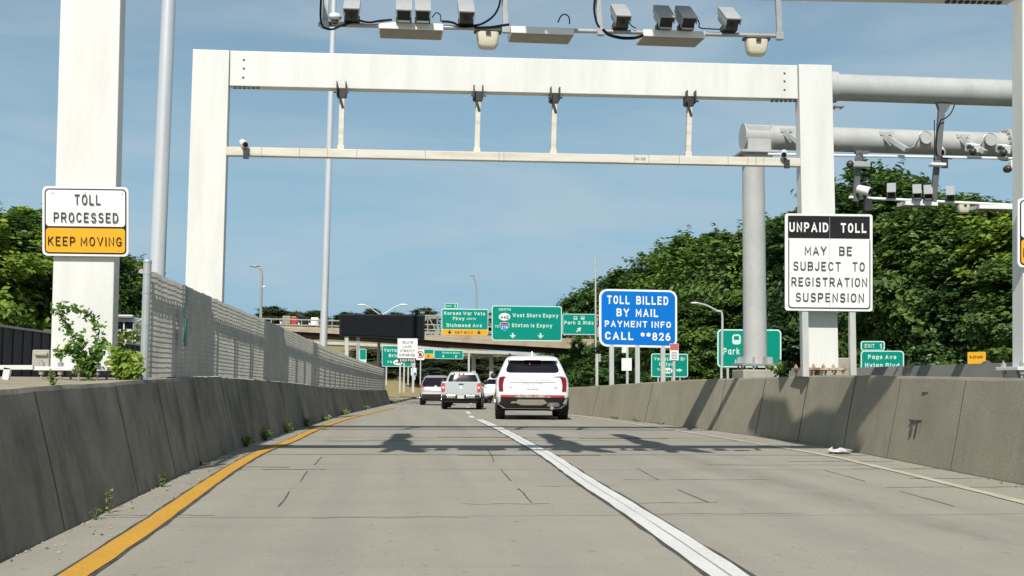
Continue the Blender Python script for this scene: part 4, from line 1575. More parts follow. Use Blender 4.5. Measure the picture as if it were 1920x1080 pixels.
for x in (1467, 1648, 1790):
    b = MB()
    q = pipe_at(x)
    b.box(q + Vector((0, -0.28, 0.13)), (0.36, 0.12, 0.10))
    b.bar(q + Vector((-0.1, -0.30, 0.12)), q + Vector((0.06, -0.55, -0.2)), 0.05, 0.14)
    b.bar(q + Vector((0.1, -0.30, 0.12)), q + Vector((0.14, -0.5, -0.1)), 0.05, 0.10)
    b.bar(q + Vector((0.02, -0.42, -0.02)), q + Vector((0.26, -0.95, -0.42)), 0.14, 0.12)
    b.build('outrigger', M['pipe_grey'], pg, bevel=0.008)
for x in (1718, 1838):
    b = MB()
    q = pipe_at(x) + Vector((0, -0.28, 0.03))
    b.cyl(q, q + Vector((0, -0.14, 0)), 0.155, n=22)
    b.build('hand_hole', M['pipe_grey'], pg, smooth=True)
    b = MB()
    pts = [q + Vector((math.cos(R(t)) * 0.19, -0.08, math.sin(R(t)) * 0.19)) for t in range(20, 200, 20)] + [q + Vector((-0.32, -0.06, -0.22)), q + Vector((-0.5, 0.05, -0.30))]
    b.tube(pts, 0.016, 6)
    b.build('conduit', M['steel_grey'], pg, smooth=True)
b = MB()
b.cyl(at(1440, 289, D3 - 0.6), at(2000, 299, D3 - 0.6), 0.035, n=8)
b.build('rail_pipe', M['panel_white'], pg, smooth=True)

D4 = 26.0
up = thing('pipe_gantry', 'higher grey pipe gantry arm reaching right from behind the right white column', 'pipe gantry', at(1531, 705, D4))
b = MB()
a4, c4 = at(1545, 163, D4), at(2150, 174, D4)
c4.z = a4.z - 0.02
b.cyl(a4, c4, 0.31, n=28)
b.build('arm_pipe', M['pipe_grey'], up, smooth=True)
b = MB()
b.cyl(a4, a4 + (c4 - a4).normalized() * 0.28, 0.36, n=28)
b.build('flange_ring', M['pipe_grey'], up, smooth=True)
b = MB()
q, q2 = at(1531, 690, D4), at(1531, 175, D4)
q2.x = q.x
b.cyl(q, q2, 0.28, 0.26, n=20)
b.build('post', M['pipe_grey'], up, smooth=True)
b = MB()
q = at(1569, 690, D4)
b.box(Vector((q.x - 0.1, D4, q.z - 0.15)), (0.75, 0.8, 0.75))
b.build('plinth', M['con_pale'], up, bevel=0.02)
def pipe4(x):
    return a4.lerp(c4, (x - 1545) / (2150 - 1545))
EQ0, EQ1 = at(1592, 370, D4), at(1990, 389, D4)
for (xa, xb) in ((1760, 1750), (1612, 1604)):
    b = MB()
    q = pipe4(xa)
    p0 = q + Vector((0, -0.05, -0.30))
    if xa < 1700:
        p0 = at(1613, 286, D3 - 0.2)
    p1 = at(xa - 3, 300, D4 - 0.1)
    p2 = at(xb, 378, D4)
    b.bar(p0, p1, 0.14, 0.12, (0, 1, 0))
    b.bar(p1, p2, 0.13, 0.10, (0, 1, 0))
    b.prism([p0 + Vector((-0.16, -0.06, 0.04)), p0 + Vector((0.24, -0.06, 0.04)), p0 + Vector((0.07, -0.06, -0.22)), p0 + Vector((-0.07, -0.06, -0.22))], (0, 0.12, 0))
    b.build('hanger', M['hanger_dark'], up, bevel=0.01)
b = MB()
b.cyl(EQ0, EQ1, 0.035, n=10)
b.build('equipment_bar', M['panel_white'], up, smooth=True)
cable(up, [(1790, 196), (1783, 212), (1772, 222), (1764, 226), (1758, 245), (1756, 285), (1766, 295), (1785, 298)], 0.014, d=D4 - 0.2)
cable(up, [(1752, 225), (1752, 260), (1753, 290)], 0.012, d=D4 - 0.2)
def eq(x):
    return 370 + (x - 1592) * 0.048
for (x, lab) in ((1671, 'grey camera box left of the camera pair on the far right bar'), (1719, 'left one of the camera pair on the far right bar'),
                 (1740, 'right one of the camera pair on the far right bar'), (1781, 'dark camera box right of the bent hanger on the far right equipment bar')):
    camera_box(x, eq(x) - 3, D4, lab, x > 1700 and x < 1760, 1.0, -0.42, 'cameras on the far right equipment bar')
light_panel(1727, eq(1727) + 1, D4, 0.78, 'white illuminator panel under the pair of cameras on the far right bar', 'illuminator panels on the far right bar', 1.0)
light_panel(1866, eq(1866) + 1, D4, 0.80, 'white illuminator panel cut by the dark column at the right edge', 'illuminator panels on the far right bar', 1.0)
antenna(1808, eq(1808) + 1, D4, 'cream rounded antenna hanging from the far right bar against dark trees', 'antennas on the far right bar', 1.0)
bullet_camera(1620, 357, D4 - 0.2, 'white bullet camera at the left end of the far right equipment bar', 1.6, 1.4)
bullet_camera(1764, 283, D3 - 1.2, 'white bullet camera at the bend of the hanger, under the grey pipe', 1.5, -0.3)
ll = thing('luminaire', 'flat white luminaire on the bent hanger below the grey pipe', 'lamp', at(1757, 308, D4 - 0.2))
b = MB()
b.box(at(1757, 309, D4 - 0.2), (0.36, 0.22, 0.07))
b.build('housing', M['panel_white'], ll, bevel=0.02)
for (x, y, lab) in ((1823, 281, 'black and white box camera on the pipe left of the bolted flange'), (1881, 283, 'grey box camera hanging below the bolted pipe flange')):
    r = thing('box_camera', lab, 'camera', at(x, y, D3 - 0.7))
    b = MB()
    b.box(at(x, y - 4, D3 - 0.7), (0.24, 0.34, 0.22), Matrix.Rotation(0.3, 3, 'X'))
    b.build('housing', M['panel_white'], r, bevel=0.015)
    b = MB()
    q = at(x, y, D3 - 0.9)
    b.ball(q + Vector((0, -0.02, -0.05)), (0.1, 0.1, 0.1), 12, 8)
    b.box(q + Vector((0, 0.1, 0.10)), (0.12, 0.16, 0.08))
    b.build('lens_unit', M['cam_dark'], r, smooth=True)
r = thing('spot_camera', 'black ball ended camera with a ribbed grey body left of the hanger above trees', 'camera', at(1610, 310, D4 - 0.2))
b = MB()
b.box(at(1613, 309, D4 - 0.2), (0.42, 0.20, 0.13))
b.build('body', M['cam_grey'], r, bevel=0.02)
b = MB()
b.ball(at(1594, 308, D4 - 0.25), 0.09)
b.build('lens_ball', M['cam_dark'], r, smooth=True)
r = thing('spot_camera', 'white topped black camera at the right end of the white rail, beside the dark column', 'camera', at(1890, 318, D4))
b = MB()
b.ball(at(1889, 317, D4), (0.10, 0.12, 0.09))
b.build('lens_ball', M['cam_dark'], r, smooth=True)
b = MB()
b.box(at(1899, 310, D4), (0.16, 0.16, 0.22))
b.build('housing', M['panel_white'], r, bevel=0.02)

# concrete wall of the far carriageway on the right
fw = MB()
pts = [(1480, 694.5), (1600, 689.5), (1700, 686), (1887, 680), (2000, 675)]
rows = []
for (x, y) in pts:
    d = 37 - (x - 1600) * (10 / 287)
    q = at(x, y, d)
    rows.append([(q.x - 0.12, d, q.z - 1.0), (q.x, d, q.z), (q.x + 0.3, d, q.z), (q.x + 0.3, d, q.z - 1.0)])
fw.strip(rows)
tag(fw.build('concrete_wall', M['wall_far']), 'pale concrete wall behind the right barrier, under the trees', 'wall')

# ------------------------------------------------------------------ overpass
DBR = 100.0
br = thing('overpass', 'rust stained concrete overpass with dark girders crossing the road ahead', 'bridge', at(830, 640, DBR))
ex = [(470, 613), (620, 619.5), (700, 624), (870, 634.5), (1000, 641), (1110, 646), (1330, 656)]
def ribbon_px(name, tops, hpx, d, thick, mat, root):
    b = MB()
    rows = []
    for i, (x, y) in enumerate(tops):
        h = hpx(x) if callable(hpx) else hpx
        p0, p1 = at(x, y, d), at(x, y + h, d)
        p1.x = p0.x
        rows.append([p0, p1, p1 + Vector((0, thick, 0)), p0 + Vector((0, thick, 0))])
    b.strip(rows, closed=True)
    b.f += [(0, 1, 2, 3), tuple(len(b.v) - k for k in (1, 2, 3, 4))]
    b.m += [0, 0]
    return b.build(name, M[mat], root)
ribbon_px('deck_edge', ex, lambda x: lerp(5.5, 9.5, (x - 600) / 500), DBR, 9.0, 'con_tan', br)
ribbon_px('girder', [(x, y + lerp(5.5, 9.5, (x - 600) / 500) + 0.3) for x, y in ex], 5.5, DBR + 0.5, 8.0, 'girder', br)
ribbon_px('parapet', [(x, y - lerp(5, 10, (x - 600) / 500)) for x, y in ex], lambda x: lerp(5, 10, (x - 600) / 500) - 0.3, DBR + 0.3, 0.3, 'con_tan', br)
b = MB()
for (dy0, dy1) in ((-18, -27), (-8, -19)):
    P0 = [at(x, y + lerp(dy0, dy1, (x - 600) / 500), DBR + 0.4) for x, y in ex]
    b.tube(P0, 0.06, 6)
for k in range(30):
    x = 480 + k * 28.5
    y = table(ex, x)
    p0, p1 = at(x, y - 5, DBR + 0.4), at(x, y + lerp(-18, -27, (x - 600) / 500), DBR + 0.4)
    p1.x = p0.x
    b.bar(p0, p1, 0.07, 0.07, (0, 1, 0))
b.build('railing', M['rail_dull'], br)
for x in (470, 1185):
    b = MB()
    y = table(ex, x)
    p0, p1 = at(x, 722, DBR + 3), at(x, y + 10, DBR + 3)
    b.bar(p0, p1, 1.2, 3, (0, 1, 0))
    b.build('abutment', M['con_tan'], br)

b2 = thing('overpass', 'slender pale concrete span of the second overpass, behind the first one', 'bridge', at(900, 665, 126))
ex2 = [(560, 639), (640, 641.5), (784, 648.5), (880, 657), (967, 660), (1084, 666)]
ribbon_px('deck_edge', ex2, 5.2, 126, 6.0, 'rail_pale', b2)
for x in (888, 921, 1004):
    b = MB()
    y = table(ex2, x)
    b.bar(at(x, 712, 128), at(x, y + 5, 128), 0.42, 0.42, (0, 1, 0))
    b.build('pier', M['rail_pale'], b2)
b = MB()
b.bar(at(845, 671, 128), at(922, 668, 128), 0.25, 0.25)
b.build('cross_beam', M['rail_pale'], b2)

# sign truss carried across in front of the overpass
DT = 96.0
tr = thing('sign_truss', 'pale metal truss carrying the green overhead signs in front of the overpass', 'sign truss', at(960, 625, DT))
b = MB()
for y0, s_ in ((592, 0.004), (622, 0.010)):
    b.bar(at(640, y0 - 0.8, DT), at(1150, y0 + s_ * 510, DT), 0.14, 0.14)
    b.bar(at(640, y0 + 4, DT + 1.1), at(1150, y0 + s_ * 510 + 2, DT + 1.1), 0.12, 0.12)
for k in range(28):
    x0, x1 = 640 + k * 18, 640 + (k + 1) * 18
    if k % 2:
        b.bar(at(x0, 592, DT), at(x1, 624, DT), 0.08, 0.08)
    else:
        b.bar(at(x0, 624, DT), at(x1, 592, DT), 0.08, 0.08)
    b.bar(at(x1, 592, DT + 0.1), at(x1, 625, DT + 0.1), 0.08, 0.08, (0, 1, 0))
b.build('chords', M['rail_dull'], tr)
for x in (650, 1122):
    b = MB()
    b.bar(at(x, 722, DT + 0.5), at(x, 590, DT + 0.5), 0.3, 0.3, (0, 1, 0))
    b.build('leg', M['rail_pale'], tr)

DS = 95.4
s = Sign('guide_sign', 'green Korean War Vets Pkwy and Richmond Ave sign with amber EXIT ONLY strip', 'sign', (828, 579, 915.5, 628.5), DS, 3, 'legend_mint',
         [((829.2, 580.5, 914.5, 617.5), 2, 'sign_green', 'green_face'), ((828.8, 618, 915, 628), 1.5, 'sign_yellow', 'exit_strip')], skew=0.012)
s.text([('Korean War Vets', 871, 591, 77, 6.6), ('Pkwy', 860, 600.5, 22, 6.2), ('NORTH', 883.5, 599.5, 17, 3.6), ('Richmond Ave', 870.5, 613.5, 66, 6.6)], 'legend_mint', 0.20)
s.text([('EXIT ONLY', 870, 625.5, 33, 4.4)], 'sign_black', 0.16, extra=[arrow_down(843, 619, 627, 8), arrow_down(898, 619, 627, 8)])
b = MB()
slab(b, rrect(834, 568.5, 858, 578.6, 1.5, skew=0.012), DS, 0.02)
b.build('tab_panel', M['legend_mint'], s.root)
b = MB()
slab(b, rrect(835, 569.4, 857, 577.8, 1.0, skew=0.012), DS - 0.006, 0.004)
b.build('tab_face', M['sign_green'], s.root)
b = MB()
put_text(b, 'EXIT', 842, 575.5, 10.5, 3.6, DS - 0.015, 0, 0.18)
put_text(b, '2', 853, 576.5, 4, 5.4, DS - 0.015, 0, 0.2)
b.build('tab_lettering', M['legend_mint'], s.root, fix=False)

s = Sign('guide_sign', 'largest green overhead sign, West Shore Expwy and Staten Is Expwy with route shields', 'sign', (922, 573.5, 1053.5, 639), DS, 5, 'legend_mint',
         [((923.6, 575, 1052, 637.4), 4, 'sign_green', 'face')], skew=0.012)
s.text([('NORTH', 946.5, 583, 22, 4.6), ('West Shore Expwy', 1004, 595, 86, 7.2), ('Staten Is Expwy', 997.5, 613.8, 76, 7.2), ('TO', 931.5, 615, 6.5, 4.6)], 'legend_mint', 0.20,
       extra=[arrow_down(961.5, 624.5, 634.5, 12), arrow_down(1013.5, 624.5, 634.5, 12)])
s.shape(circ(946, 594.5, 10.8, 7.0), 'legend_white', 'route_shield')
s.text([('440', 946, 597.6, 15, 6.2)], 'sign_grey', 0.18, 'shield_number') if False else None
b = MB()
put_text(b, '440', 946, 597.6, 15, 6.2, s.d - s.off - 0.02, 0, 0.2)
b.build('shield_number', M['sign_grey'], s.root, fix=False)
shl = [(937.5, 606), (946, 604.5), (954.5, 606), (955, 613), (951, 618), (946, 620.5), (941, 618), (937, 613)]
s.shape(shl, 'legend_mint', 'interstate_shield')
s.shape([(938.3, 609.2), (953.7, 609.2), (954.2, 613), (950.6, 617.4), (946, 619.6), (941.4, 617.4), (937.8, 613)], 'sign_blue', 'shield_field', 0.01)
s.shape([(938.2, 606.6), (946, 605.3), (953.8, 606.6), (953.7, 608.7), (938.3, 608.7)], 'sign_red', 'shield_crown', 0.01)
b = MB()
put_text(b, '278', 946, 616.4, 11.5, 5.6, s.d - s.off - 0.03, 0, 0.2)
b.build('shield_number', M['legend_white'], s.root, fix=False)

s = Sign('guide_sign', 'small green overhead Park & Ride sign with a slanted arrow and two white symbols', 'sign', (1054.5, 588.5, 1118.5, 627.5), DS, 3.5, 'legend_mint',
         [((1055.7, 589.7, 1117.4, 626.3), 2.6, 'sign_green', 'face')], skew=0.012)
def rot_poly(poly, cx, cy, ang):
    c_, s_ = math.cos(R(ang)), math.sin(R(ang))
    return [(cx + (x - cx) * c_ - (y - cy) * s_, cy + (x - cx) * s_ + (y - cy) * c_) for x, y in poly]
bus = lambda cx, cy, k: [(cx - 3.2 * k, cy - 3 * k), (cx + 3.2 * k, cy - 3 * k), (cx + 3.4 * k, cy + 2.4 * k), (cx + 2.2 * k, cy + 2.4 * k), (cx + 2.2 * k, cy + 3.4 * k), (cx + 1.0 * k, cy + 3.4 * k), (cx + 1.0 * k, cy + 2.4 * k), (cx - 1.0 * k, cy + 2.4 * k), (cx - 1.0 * k, cy + 3.4 * k), (cx - 2.2 * k, cy + 3.4 * k), (cx - 2.2 * k, cy + 2.4 * k), (cx - 3.4 * k, cy + 2.4 * k)]
s.text([('Park & Ride', 1085.5, 608.5, 55, 6.6)], 'legend_mint', 0.20,
       extra=[rot_poly(arrow_down(1085.5, 612, 624, 9), 1085.5, 618, -135)])
for cx, car in ((1079, False), (1092.5, True)):
    b = MB()
    slab(b, rrect(cx - 3.4, 592.8, cx + 3.4, 598.6, 1), s.d - s.off, 0.002)
    slab(b, [(cx - 3, 598.6), (cx - 1.6, 598.6), (cx - 1.6, 599.8), (cx - 3, 599.8)], s.d - s.off, 0.002)
    slab(b, [(cx + 1.6, 598.6), (cx + 3, 598.6), (cx + 3, 599.8), (cx + 1.6, 599.8)], s.d - s.off, 0.002)
    b.build('symbol', M['legend_mint'], s.root)
    b = MB()
    if car:
        slab(b, [(cx - 2.2, 593.6), (cx + 2.2, 593.6), (cx + 2.6, 595.4), (cx - 2.6, 595.4)], s.d - s.off - 0.02, 0.002)
    else:
        slab(b, [(cx - 2.4, 593.6), (cx + 2.4, 593.6), (cx + 2.4, 596.2), (cx - 2.4, 596.2)], s.d - s.off - 0.02, 0.002)
    b.build('symbol_window', M['sign_green'], s.root)

# black message board on one post
vm = thing('message_board', 'blank black electronic message board on a single dark post', 'message board', at(672, 722, 76))
b = MB()
b.prism([at(x, y, 76) for x, y in ((636, 588.5), (797, 590.5), (796, 637), (636, 630))], (0, 0.7, 0))
b.build('cabinet', M['vms'], vm, bevel=0.03)
b = MB()
b.prism([at(x, y, 75.95) for x, y in ((639, 592), (793.5, 594), (793, 633), (639, 627))], (0, 0.04, 0))
b.build('display', M['black'], vm)
b = MB()
b.bar(at(671, 722, 76.4), at(671.5, 630, 76.4), 0.22, 0.22, (0, 1, 0))
b.build('post', M['steel_grey'], vm)

# street lamps
def lamp_arm(root, pts, d, r0, r1, mat='alu', head=0.42):
    P_ = [at(x, y, d) for x, y in pts]
    out = []
    for i in range(len(P_) - 1):
        a_, b_, c_, e_ = P_[max(i - 1, 0)], P_[i], P_[i + 1], P_[min(i + 2, len(P_) - 1)]
        for k in range(4):
            t = k / 4
            out.append(0.5 * ((2 * b_) + (c_ - a_) * t + (2 * a_ - 5 * b_ + 4 * c_ - e_) * t * t + (3 * b_ - a_ - 3 * c_ + e_) * t ** 3))
    out.append(P_[-1])
    b = MB()
    n = len(out)
    b.tube(out, [lerp(r0, r1, i / (n - 1)) for i in range(n)], 8)
    b.build('arm', M[mat], root, smooth=True)
    if head:
        q, dv = out[-1], (out[-1] - out[-2]).normalized()
        b = MB()
        b.ball(q + dv * head * 0.6, (head, head * 0.36, head * 0.22), 12, 6)
        b.build('lamp_head', M['panel_white' if mat == 'alu' else 'steel_grey'], root, smooth=True)
l = thing('street_lamp', 'double armed street lamp rising behind the black message board', 'street lamp', at(709, 722, 108))
b = MB()
b.tube([at(709, 722, 108), at(710, 650, 108), at(716, 590, 108)], [0.16, 0.14, 0.11], 8)
b.build('post', M['alu'], l, smooth=True)
lamp_arm(l, [(715, 592), (707, 586), (698, 579.5), (690, 574.5), (683, 572.8)], 108, 0.05, 0.035)
lamp_arm(l, [(715, 592), (724, 586), (734, 579.5), (743, 574), (751, 572.3)], 108, 0.05, 0.035)
l = thing('street_lamp', 'dark curved street lamp standing above the slat fence on the left', 'street lamp', at(486, 722, 92))
lamp_arm(l, [(487.5, 705), (488.5, 640), (489.5, 560), (491, 520), (489, 505), (484, 501.5)], 92, 0.14, 0.06, 'steel_grey')
b = MB()
b.ball(at(495, 538, 92), (0.1, 0.1, 0.1))
b.bar(at(490.5, 538, 92), at(495, 538, 92), 0.05, 0.05)
b.build('sensor', M['panel_white'], l)
l = thing('street_lamp', 'thin pole with a dark bent lamp, rising behind the first green sign', 'street lamp', at(893, 640, 150))
lamp_arm(l, [(893.5, 660), (893.5, 600), (893.3, 560), (893, 540), (891, 527), (887.5, 520)], 150, 0.13, 0.10, 'steel_grey')
l = thing('street_lamp', 'long armed street lamp in front of the trees left of the grey post', 'street lamp', at(1354, 705, 47))
lamp_arm(l, [(1354, 690), (1354, 640), (1354, 589), (1344, 583), (1330, 575), (1318, 570.5), (1309, 569)], 47, 0.055, 0.03, 'alu', 0.2)
pole('flag_pole', 'thin white topped pole behind the Park & Ride sign, in front of trees', 'pole', 1116.5, 482, 1117.5, 722, 88, 0.06, 0.09, 'rail_pale')
l = thing('bollard_post', 'short white post with a small grey bracket beside the right barrier', 'post', at(1119, 722, 50))
b = MB()
b.bar(at(1119, 726, 50), at(1119, 664, 50), 0.11, 0.09, (0, 1, 0))
b.build('shaft', M['alu'], l)
b = MB()
b.box(at(1124, 671, 50), (0.10, 0.06, 0.35))
b.build('bracket', M['steel_grey'], l)

# smaller signs
s = Sign('guide_sign', 'green Verrazzano Br and Bklyn sign behind the posts of the blue sign', 'sign', (1221, 663, 1290, 707), 66, 4, 'legend_mint', [((1222.5, 664.5, 1288.5, 705.5), 3, 'sign_green', 'face')], skew=0.01)
s.text([('Verrazzano Br', 1255.5, 676, 58, 6.4), ('Bklyn', 1250, 686, 27, 6.2), ('TO', 1236, 695.5, 8, 4.6)], 'legend_mint', 0.2,
       extra=[[(1268, 692.5), (1273, 692.5), (1273, 690.5), (1280, 694), (1273, 697.5), (1273, 695.5), (1268, 695.5)]])
s.shape(circ(1252.5, 695, 8.5, 5.4), 'legend_white', 'route_shield')
b = MB()
put_text(b, '440', 1252.5, 697.3, 11, 4.4, s.d - s.off - 0.02, 0, 0.2)
b.build('shield_number', M['sign_grey'], s.root, fix=False)
s.posts((1234, 1260, 1275), 722, 2.6, 'alu')

s = Sign('guide_sign', 'green Park & Ride sign half hidden by the grey round post', 'sign', (1345, 617.5, 1465, 689), 52, 8, 'legend_mint', [((1347.5, 620, 1462.5, 686.5), 6, 'sign_green', 'face')], skew=0.004)
s.text([('Park & Ride', 1396, 665, 80, 12.5), ('NEXT RIGHT', 1408, 682, 60, 8)], 'legend_mint', 0.19)
s.shape(rrect(1373, 627, 1389, 646, 5), 'legend_mint', 'bus_symbol')
b = MB()
slab(b, rrect(1376, 630, 1386, 637, 1.5), s.d - s.off - 0.01, 0.002)
b.build('symbol_window', M['sign_green'], s.root)
s.posts((1352.5, 1364.5, 1458), 716, 4, 'alu')

s = Sign('guide_sign', 'green Page Ave and Hylan Blvd exit sign behind the far concrete wall', 'sign', (1614, 657.5, 1695, 702), 42, 7, 'legend_mint', [((1616, 659.3, 1693, 700), 5.5, 'sign_green', 'face')], skew=0.004)
s.text([('Page Ave', 1654, 673.5, 53, 8.4), ('Hylan Blvd', 1654, 689, 64, 8.4)], 'legend_mint', 0.2)
s.posts((1632, 1678), 714, 3, 'alu')
b = MB()
slab(b, rrect(1614, 639.5, 1659, 657, 4), 42, 0.02)
b.build('tab_panel', M['legend_mint'], s.root)
b = MB()
slab(b, rrect(1616, 641.3, 1657, 655.2, 3), 41.99, 0.006)
b.build('tab_face', M['sign_green'], s.root)
b = MB()
put_text(b, 'EXIT', 1630.5, 652, 18, 7, 41.97, 0, 0.19)
put_text(b, '1', 1651, 653.5, 4, 9, 41.97, 0, 0.2)
b.build('tab_lettering', M['legend_mint'], s.root, fix=False)

s = Sign('warning_sign', 'small amber rectangular sign behind the far concrete wall', 'sign', (1814.5, 660, 1848.5, 690), 33, 2, 'sign_yellow', skew=-0.01)
s.text([('E-ZPASS', 1830.5, 671.5, 24, 4.6)], 'sign_black', 0.2)
s.posts((1831,), 700, 4, 'alu')
rk = thing('boulder', 'pale rounded stone on top of the wall beside the amber sign', 'stone', at(1851, 682, 29.5))
b = MB()
b.ball(at(1850, 680.5, 29.5), (0.14, 0.1, 0.06), 10, 6)
b.build('stone', M['con_pale'], rk, smooth=True)

s = Sign('notice_sign', 'pair of small white notices on one thin post behind the blue sign', 'sign', (1165.5, 671.5, 1184.5, 695), 62, 1, 'sign_white', skew=0.0)
s.posts((1176,), 722, 4.5, 'alu', ytop=650)
b = MB()
slab(b, [(1166, 650), (1175, 650), (1175, 661.5), (1166, 661.5)], 62, 0.02)
b.build('upper_notice', M['sign_white'], s.root)
s = Sign('notice_sign', 'white notice with a faded red top on a pale post by the blue sign corner', 'sign', (1256, 644, 1272.5, 675), 42, 1, 'sign_white',
         [((1256.5, 644.5, 1272, 656.5), 0.8, 'faded_red', 'red_band')], skew=0.01)
b = MB()
for k in range(5):
    slab(b, [(1259, 660 + k * 2.8), (1269.5, 660 + k * 2.8), (1269.5, 661 + k * 2.8), (1259, 661 + k * 2.8)], s.d - 0.012, 0.002)
b.build('print_lines', M['cam_grey'], s.root)
s.posts((1263.5,), 722, 4.5, 'alu')

s = Sign('regulation_sign', 'white IDLING LAWS STRICTLY ENFORCED sign with black strip on three posts', 'sign', (745.5, 634.5, 783, 671.5), 69, 1.2, 'sign_white', skew=0.004)
s.text([('IDLING', 764, 644, 20, 4.6), ('LAWS', 763.5, 652, 16.5, 4.6), ('STRICTLY', 764, 660, 27, 4.6), ('ENFORCED', 763.5, 668, 29, 4.6)], 'sign_grey', 0.16)
b = MB()
slab(b, [(746.5, 672), (780.5, 672), (780.5, 679.5), (746.5, 679.5)], 69, 0.02)
b.build('strip', M['sign_black'], s.root)
b = MB()
put_text(b, '$1000', 756.5, 678, 13.5, 4.6, 68.98, 0, 0.2)
put_text(b, 'FINE', 771.8, 678, 13, 4.6, 68.98, 0, 0.2)
b.build('strip_lettering', M['legend_white'], s.root, fix=False)
s.posts((749.5, 757, 773.5), 736, 2.8, 'alu')

s = Sign('guide_sign', 'green Verrazzano Bridge sign partly hidden by the white IDLING LAWS sign', 'sign', (716, 648, 772, 687.5), 84, 3, 'legend_mint', [((717, 649, 771, 686.5), 2.4, 'sign_green', 'face')], skew=0.01)
s.text([('Verrazzano', 744, 660, 48, 6.4), ('Bridge', 744, 670, 30, 6.4), ('TO', 730.5, 681, 9, 4.4)], 'legend_mint', 0.2)
s.shape(circ(746, 679.5, 9, 5), 'legend_white', 'route_shield')
b = MB()
put_text(b, '440', 746, 681.5, 11, 4.2, s.d - s.off - 0.02, 0, 0.2)
b.build('shield_number', M['sign_grey'], s.root, fix=False)
s.posts((724, 765), 722, 2.6, 'alu')
s = Sign('guide_sign', 'narrow teal sign seen edge-on left of the lamp post, behind the fence end', 'sign', (674, 654, 687, 680), 72, 2, 'legend_mint', [((674.8, 655, 686.2, 674), 1.4, 'sign_green', 'face')])
s.posts((676.5,), 722, 2.4, 'alu')
s = Sign('traffic_sign', 'white square sign with a red ring behind the IDLING LAWS sign', 'sign', (780.5, 655, 795.5, 675), 92, 1, 'sign_white')
b = MB()
ring_o, ring_i = circ(788, 664.5, 6.6, n=24), circ(788, 664.5, 5.2, n=24)
vs = [at(x, y, s.d - 0.02) for x, y in ring_o + ring_i]
b.add(vs, [(k, (k + 1) % 24, 24 + (k + 1) % 24, 24 + k) for k in range(24)])
b.add([at(x, y, s.d - 0.03) for x, y in ((784, 661.2), (785, 660.2), (792, 667.8), (791, 668.8))], [(0, 1, 2, 3)])
b.build('red_ring', M['sign_red'], s.root, fix=False)
b = MB()
slab(b, [(785.5, 662), (790.5, 662), (790.5, 667.5), (785.5, 667.5)], s.d - 0.012, 0.002)
b.build('truck_symbol', M['sign_black'], s.root)
s.posts((788,), 722, 2, 'alu')
# far overhead signs under the second span
f2 = thing('sign_truss', 'far thin sign frame under the second overpass span', 'sign truss', at(830, 660, 122))
b = MB()
b.bar(at(775, 658, 122.3), at(880, 661, 122.3), 0.15, 0.15)
for x in (777, 879):
    b.bar(at(x, 712, 122.3), at(x, 658, 122.3), 0.2, 0.2, (0, 1, 0))
b.build('frame', M['rail_pale'], f2)
s = Sign('guide_sign', 'far green overhead sign with two white arrows under the second overpass', 'sign', (814, 656.5, 868.5, 673), 122, 1.6, 'legend_mint', [((814.8, 657.3, 867.7, 672.2), 1.2, 'sign_green', 'face')], skew=0.02)
s.text([('Staten Is Expwy', 845.5, 663, 33, 3.6)], 'legend_mint', 0.2, extra=[arrow_down(831, 665.5, 671, 4.4), arrow_down(855, 665.5, 671, 4.4)])
s.shape([(817.5, 658.5), (823.5, 658.5), (823, 662), (820.5, 664), (818, 662)], 'sign_blue', 'interstate_shield')
s = Sign('guide_sign', 'far green sign with an amber lower strip beside the red ringed sign', 'sign', (790, 655, 813, 672), 122, 1, 'legend_mint', [((790.6, 655.6, 812.4, 663), 0.8, 'sign_green', 'green_face'), ((790.6, 663.4, 812.4, 671.4), 0.8, 'sign_yellow', 'amber_strip')])
b = MB()
slab(b, arrow_down(803, 664.5, 670.8, 4), s.d - s.off, 0.002)
b.build('arrow', M['sign_black'], s.root)
s = Sign('guide_sign', 'tiny pale teal sign low above the taupe car', 'sign', (790, 692, 799.5, 701), 110, 1, 'sign_green', [((790.8, 692.8, 798.7, 696), 0.5, 'legend_mint', 'face')])
s.posts((795,), 720, 1.4, 'alu')
s = Sign('notice_sign', 'small white and blue notice on a thin post beside the IDLING LAWS posts', 'sign', (770.5, 690, 781, 704), 74, 1, 'sign_white', [((776, 698.5, 780.6, 703.6), 0.6, 'sign_blue', 'blue_badge')])
s.posts((775.5,), 736, 1.8, 'alu', ytop=682)

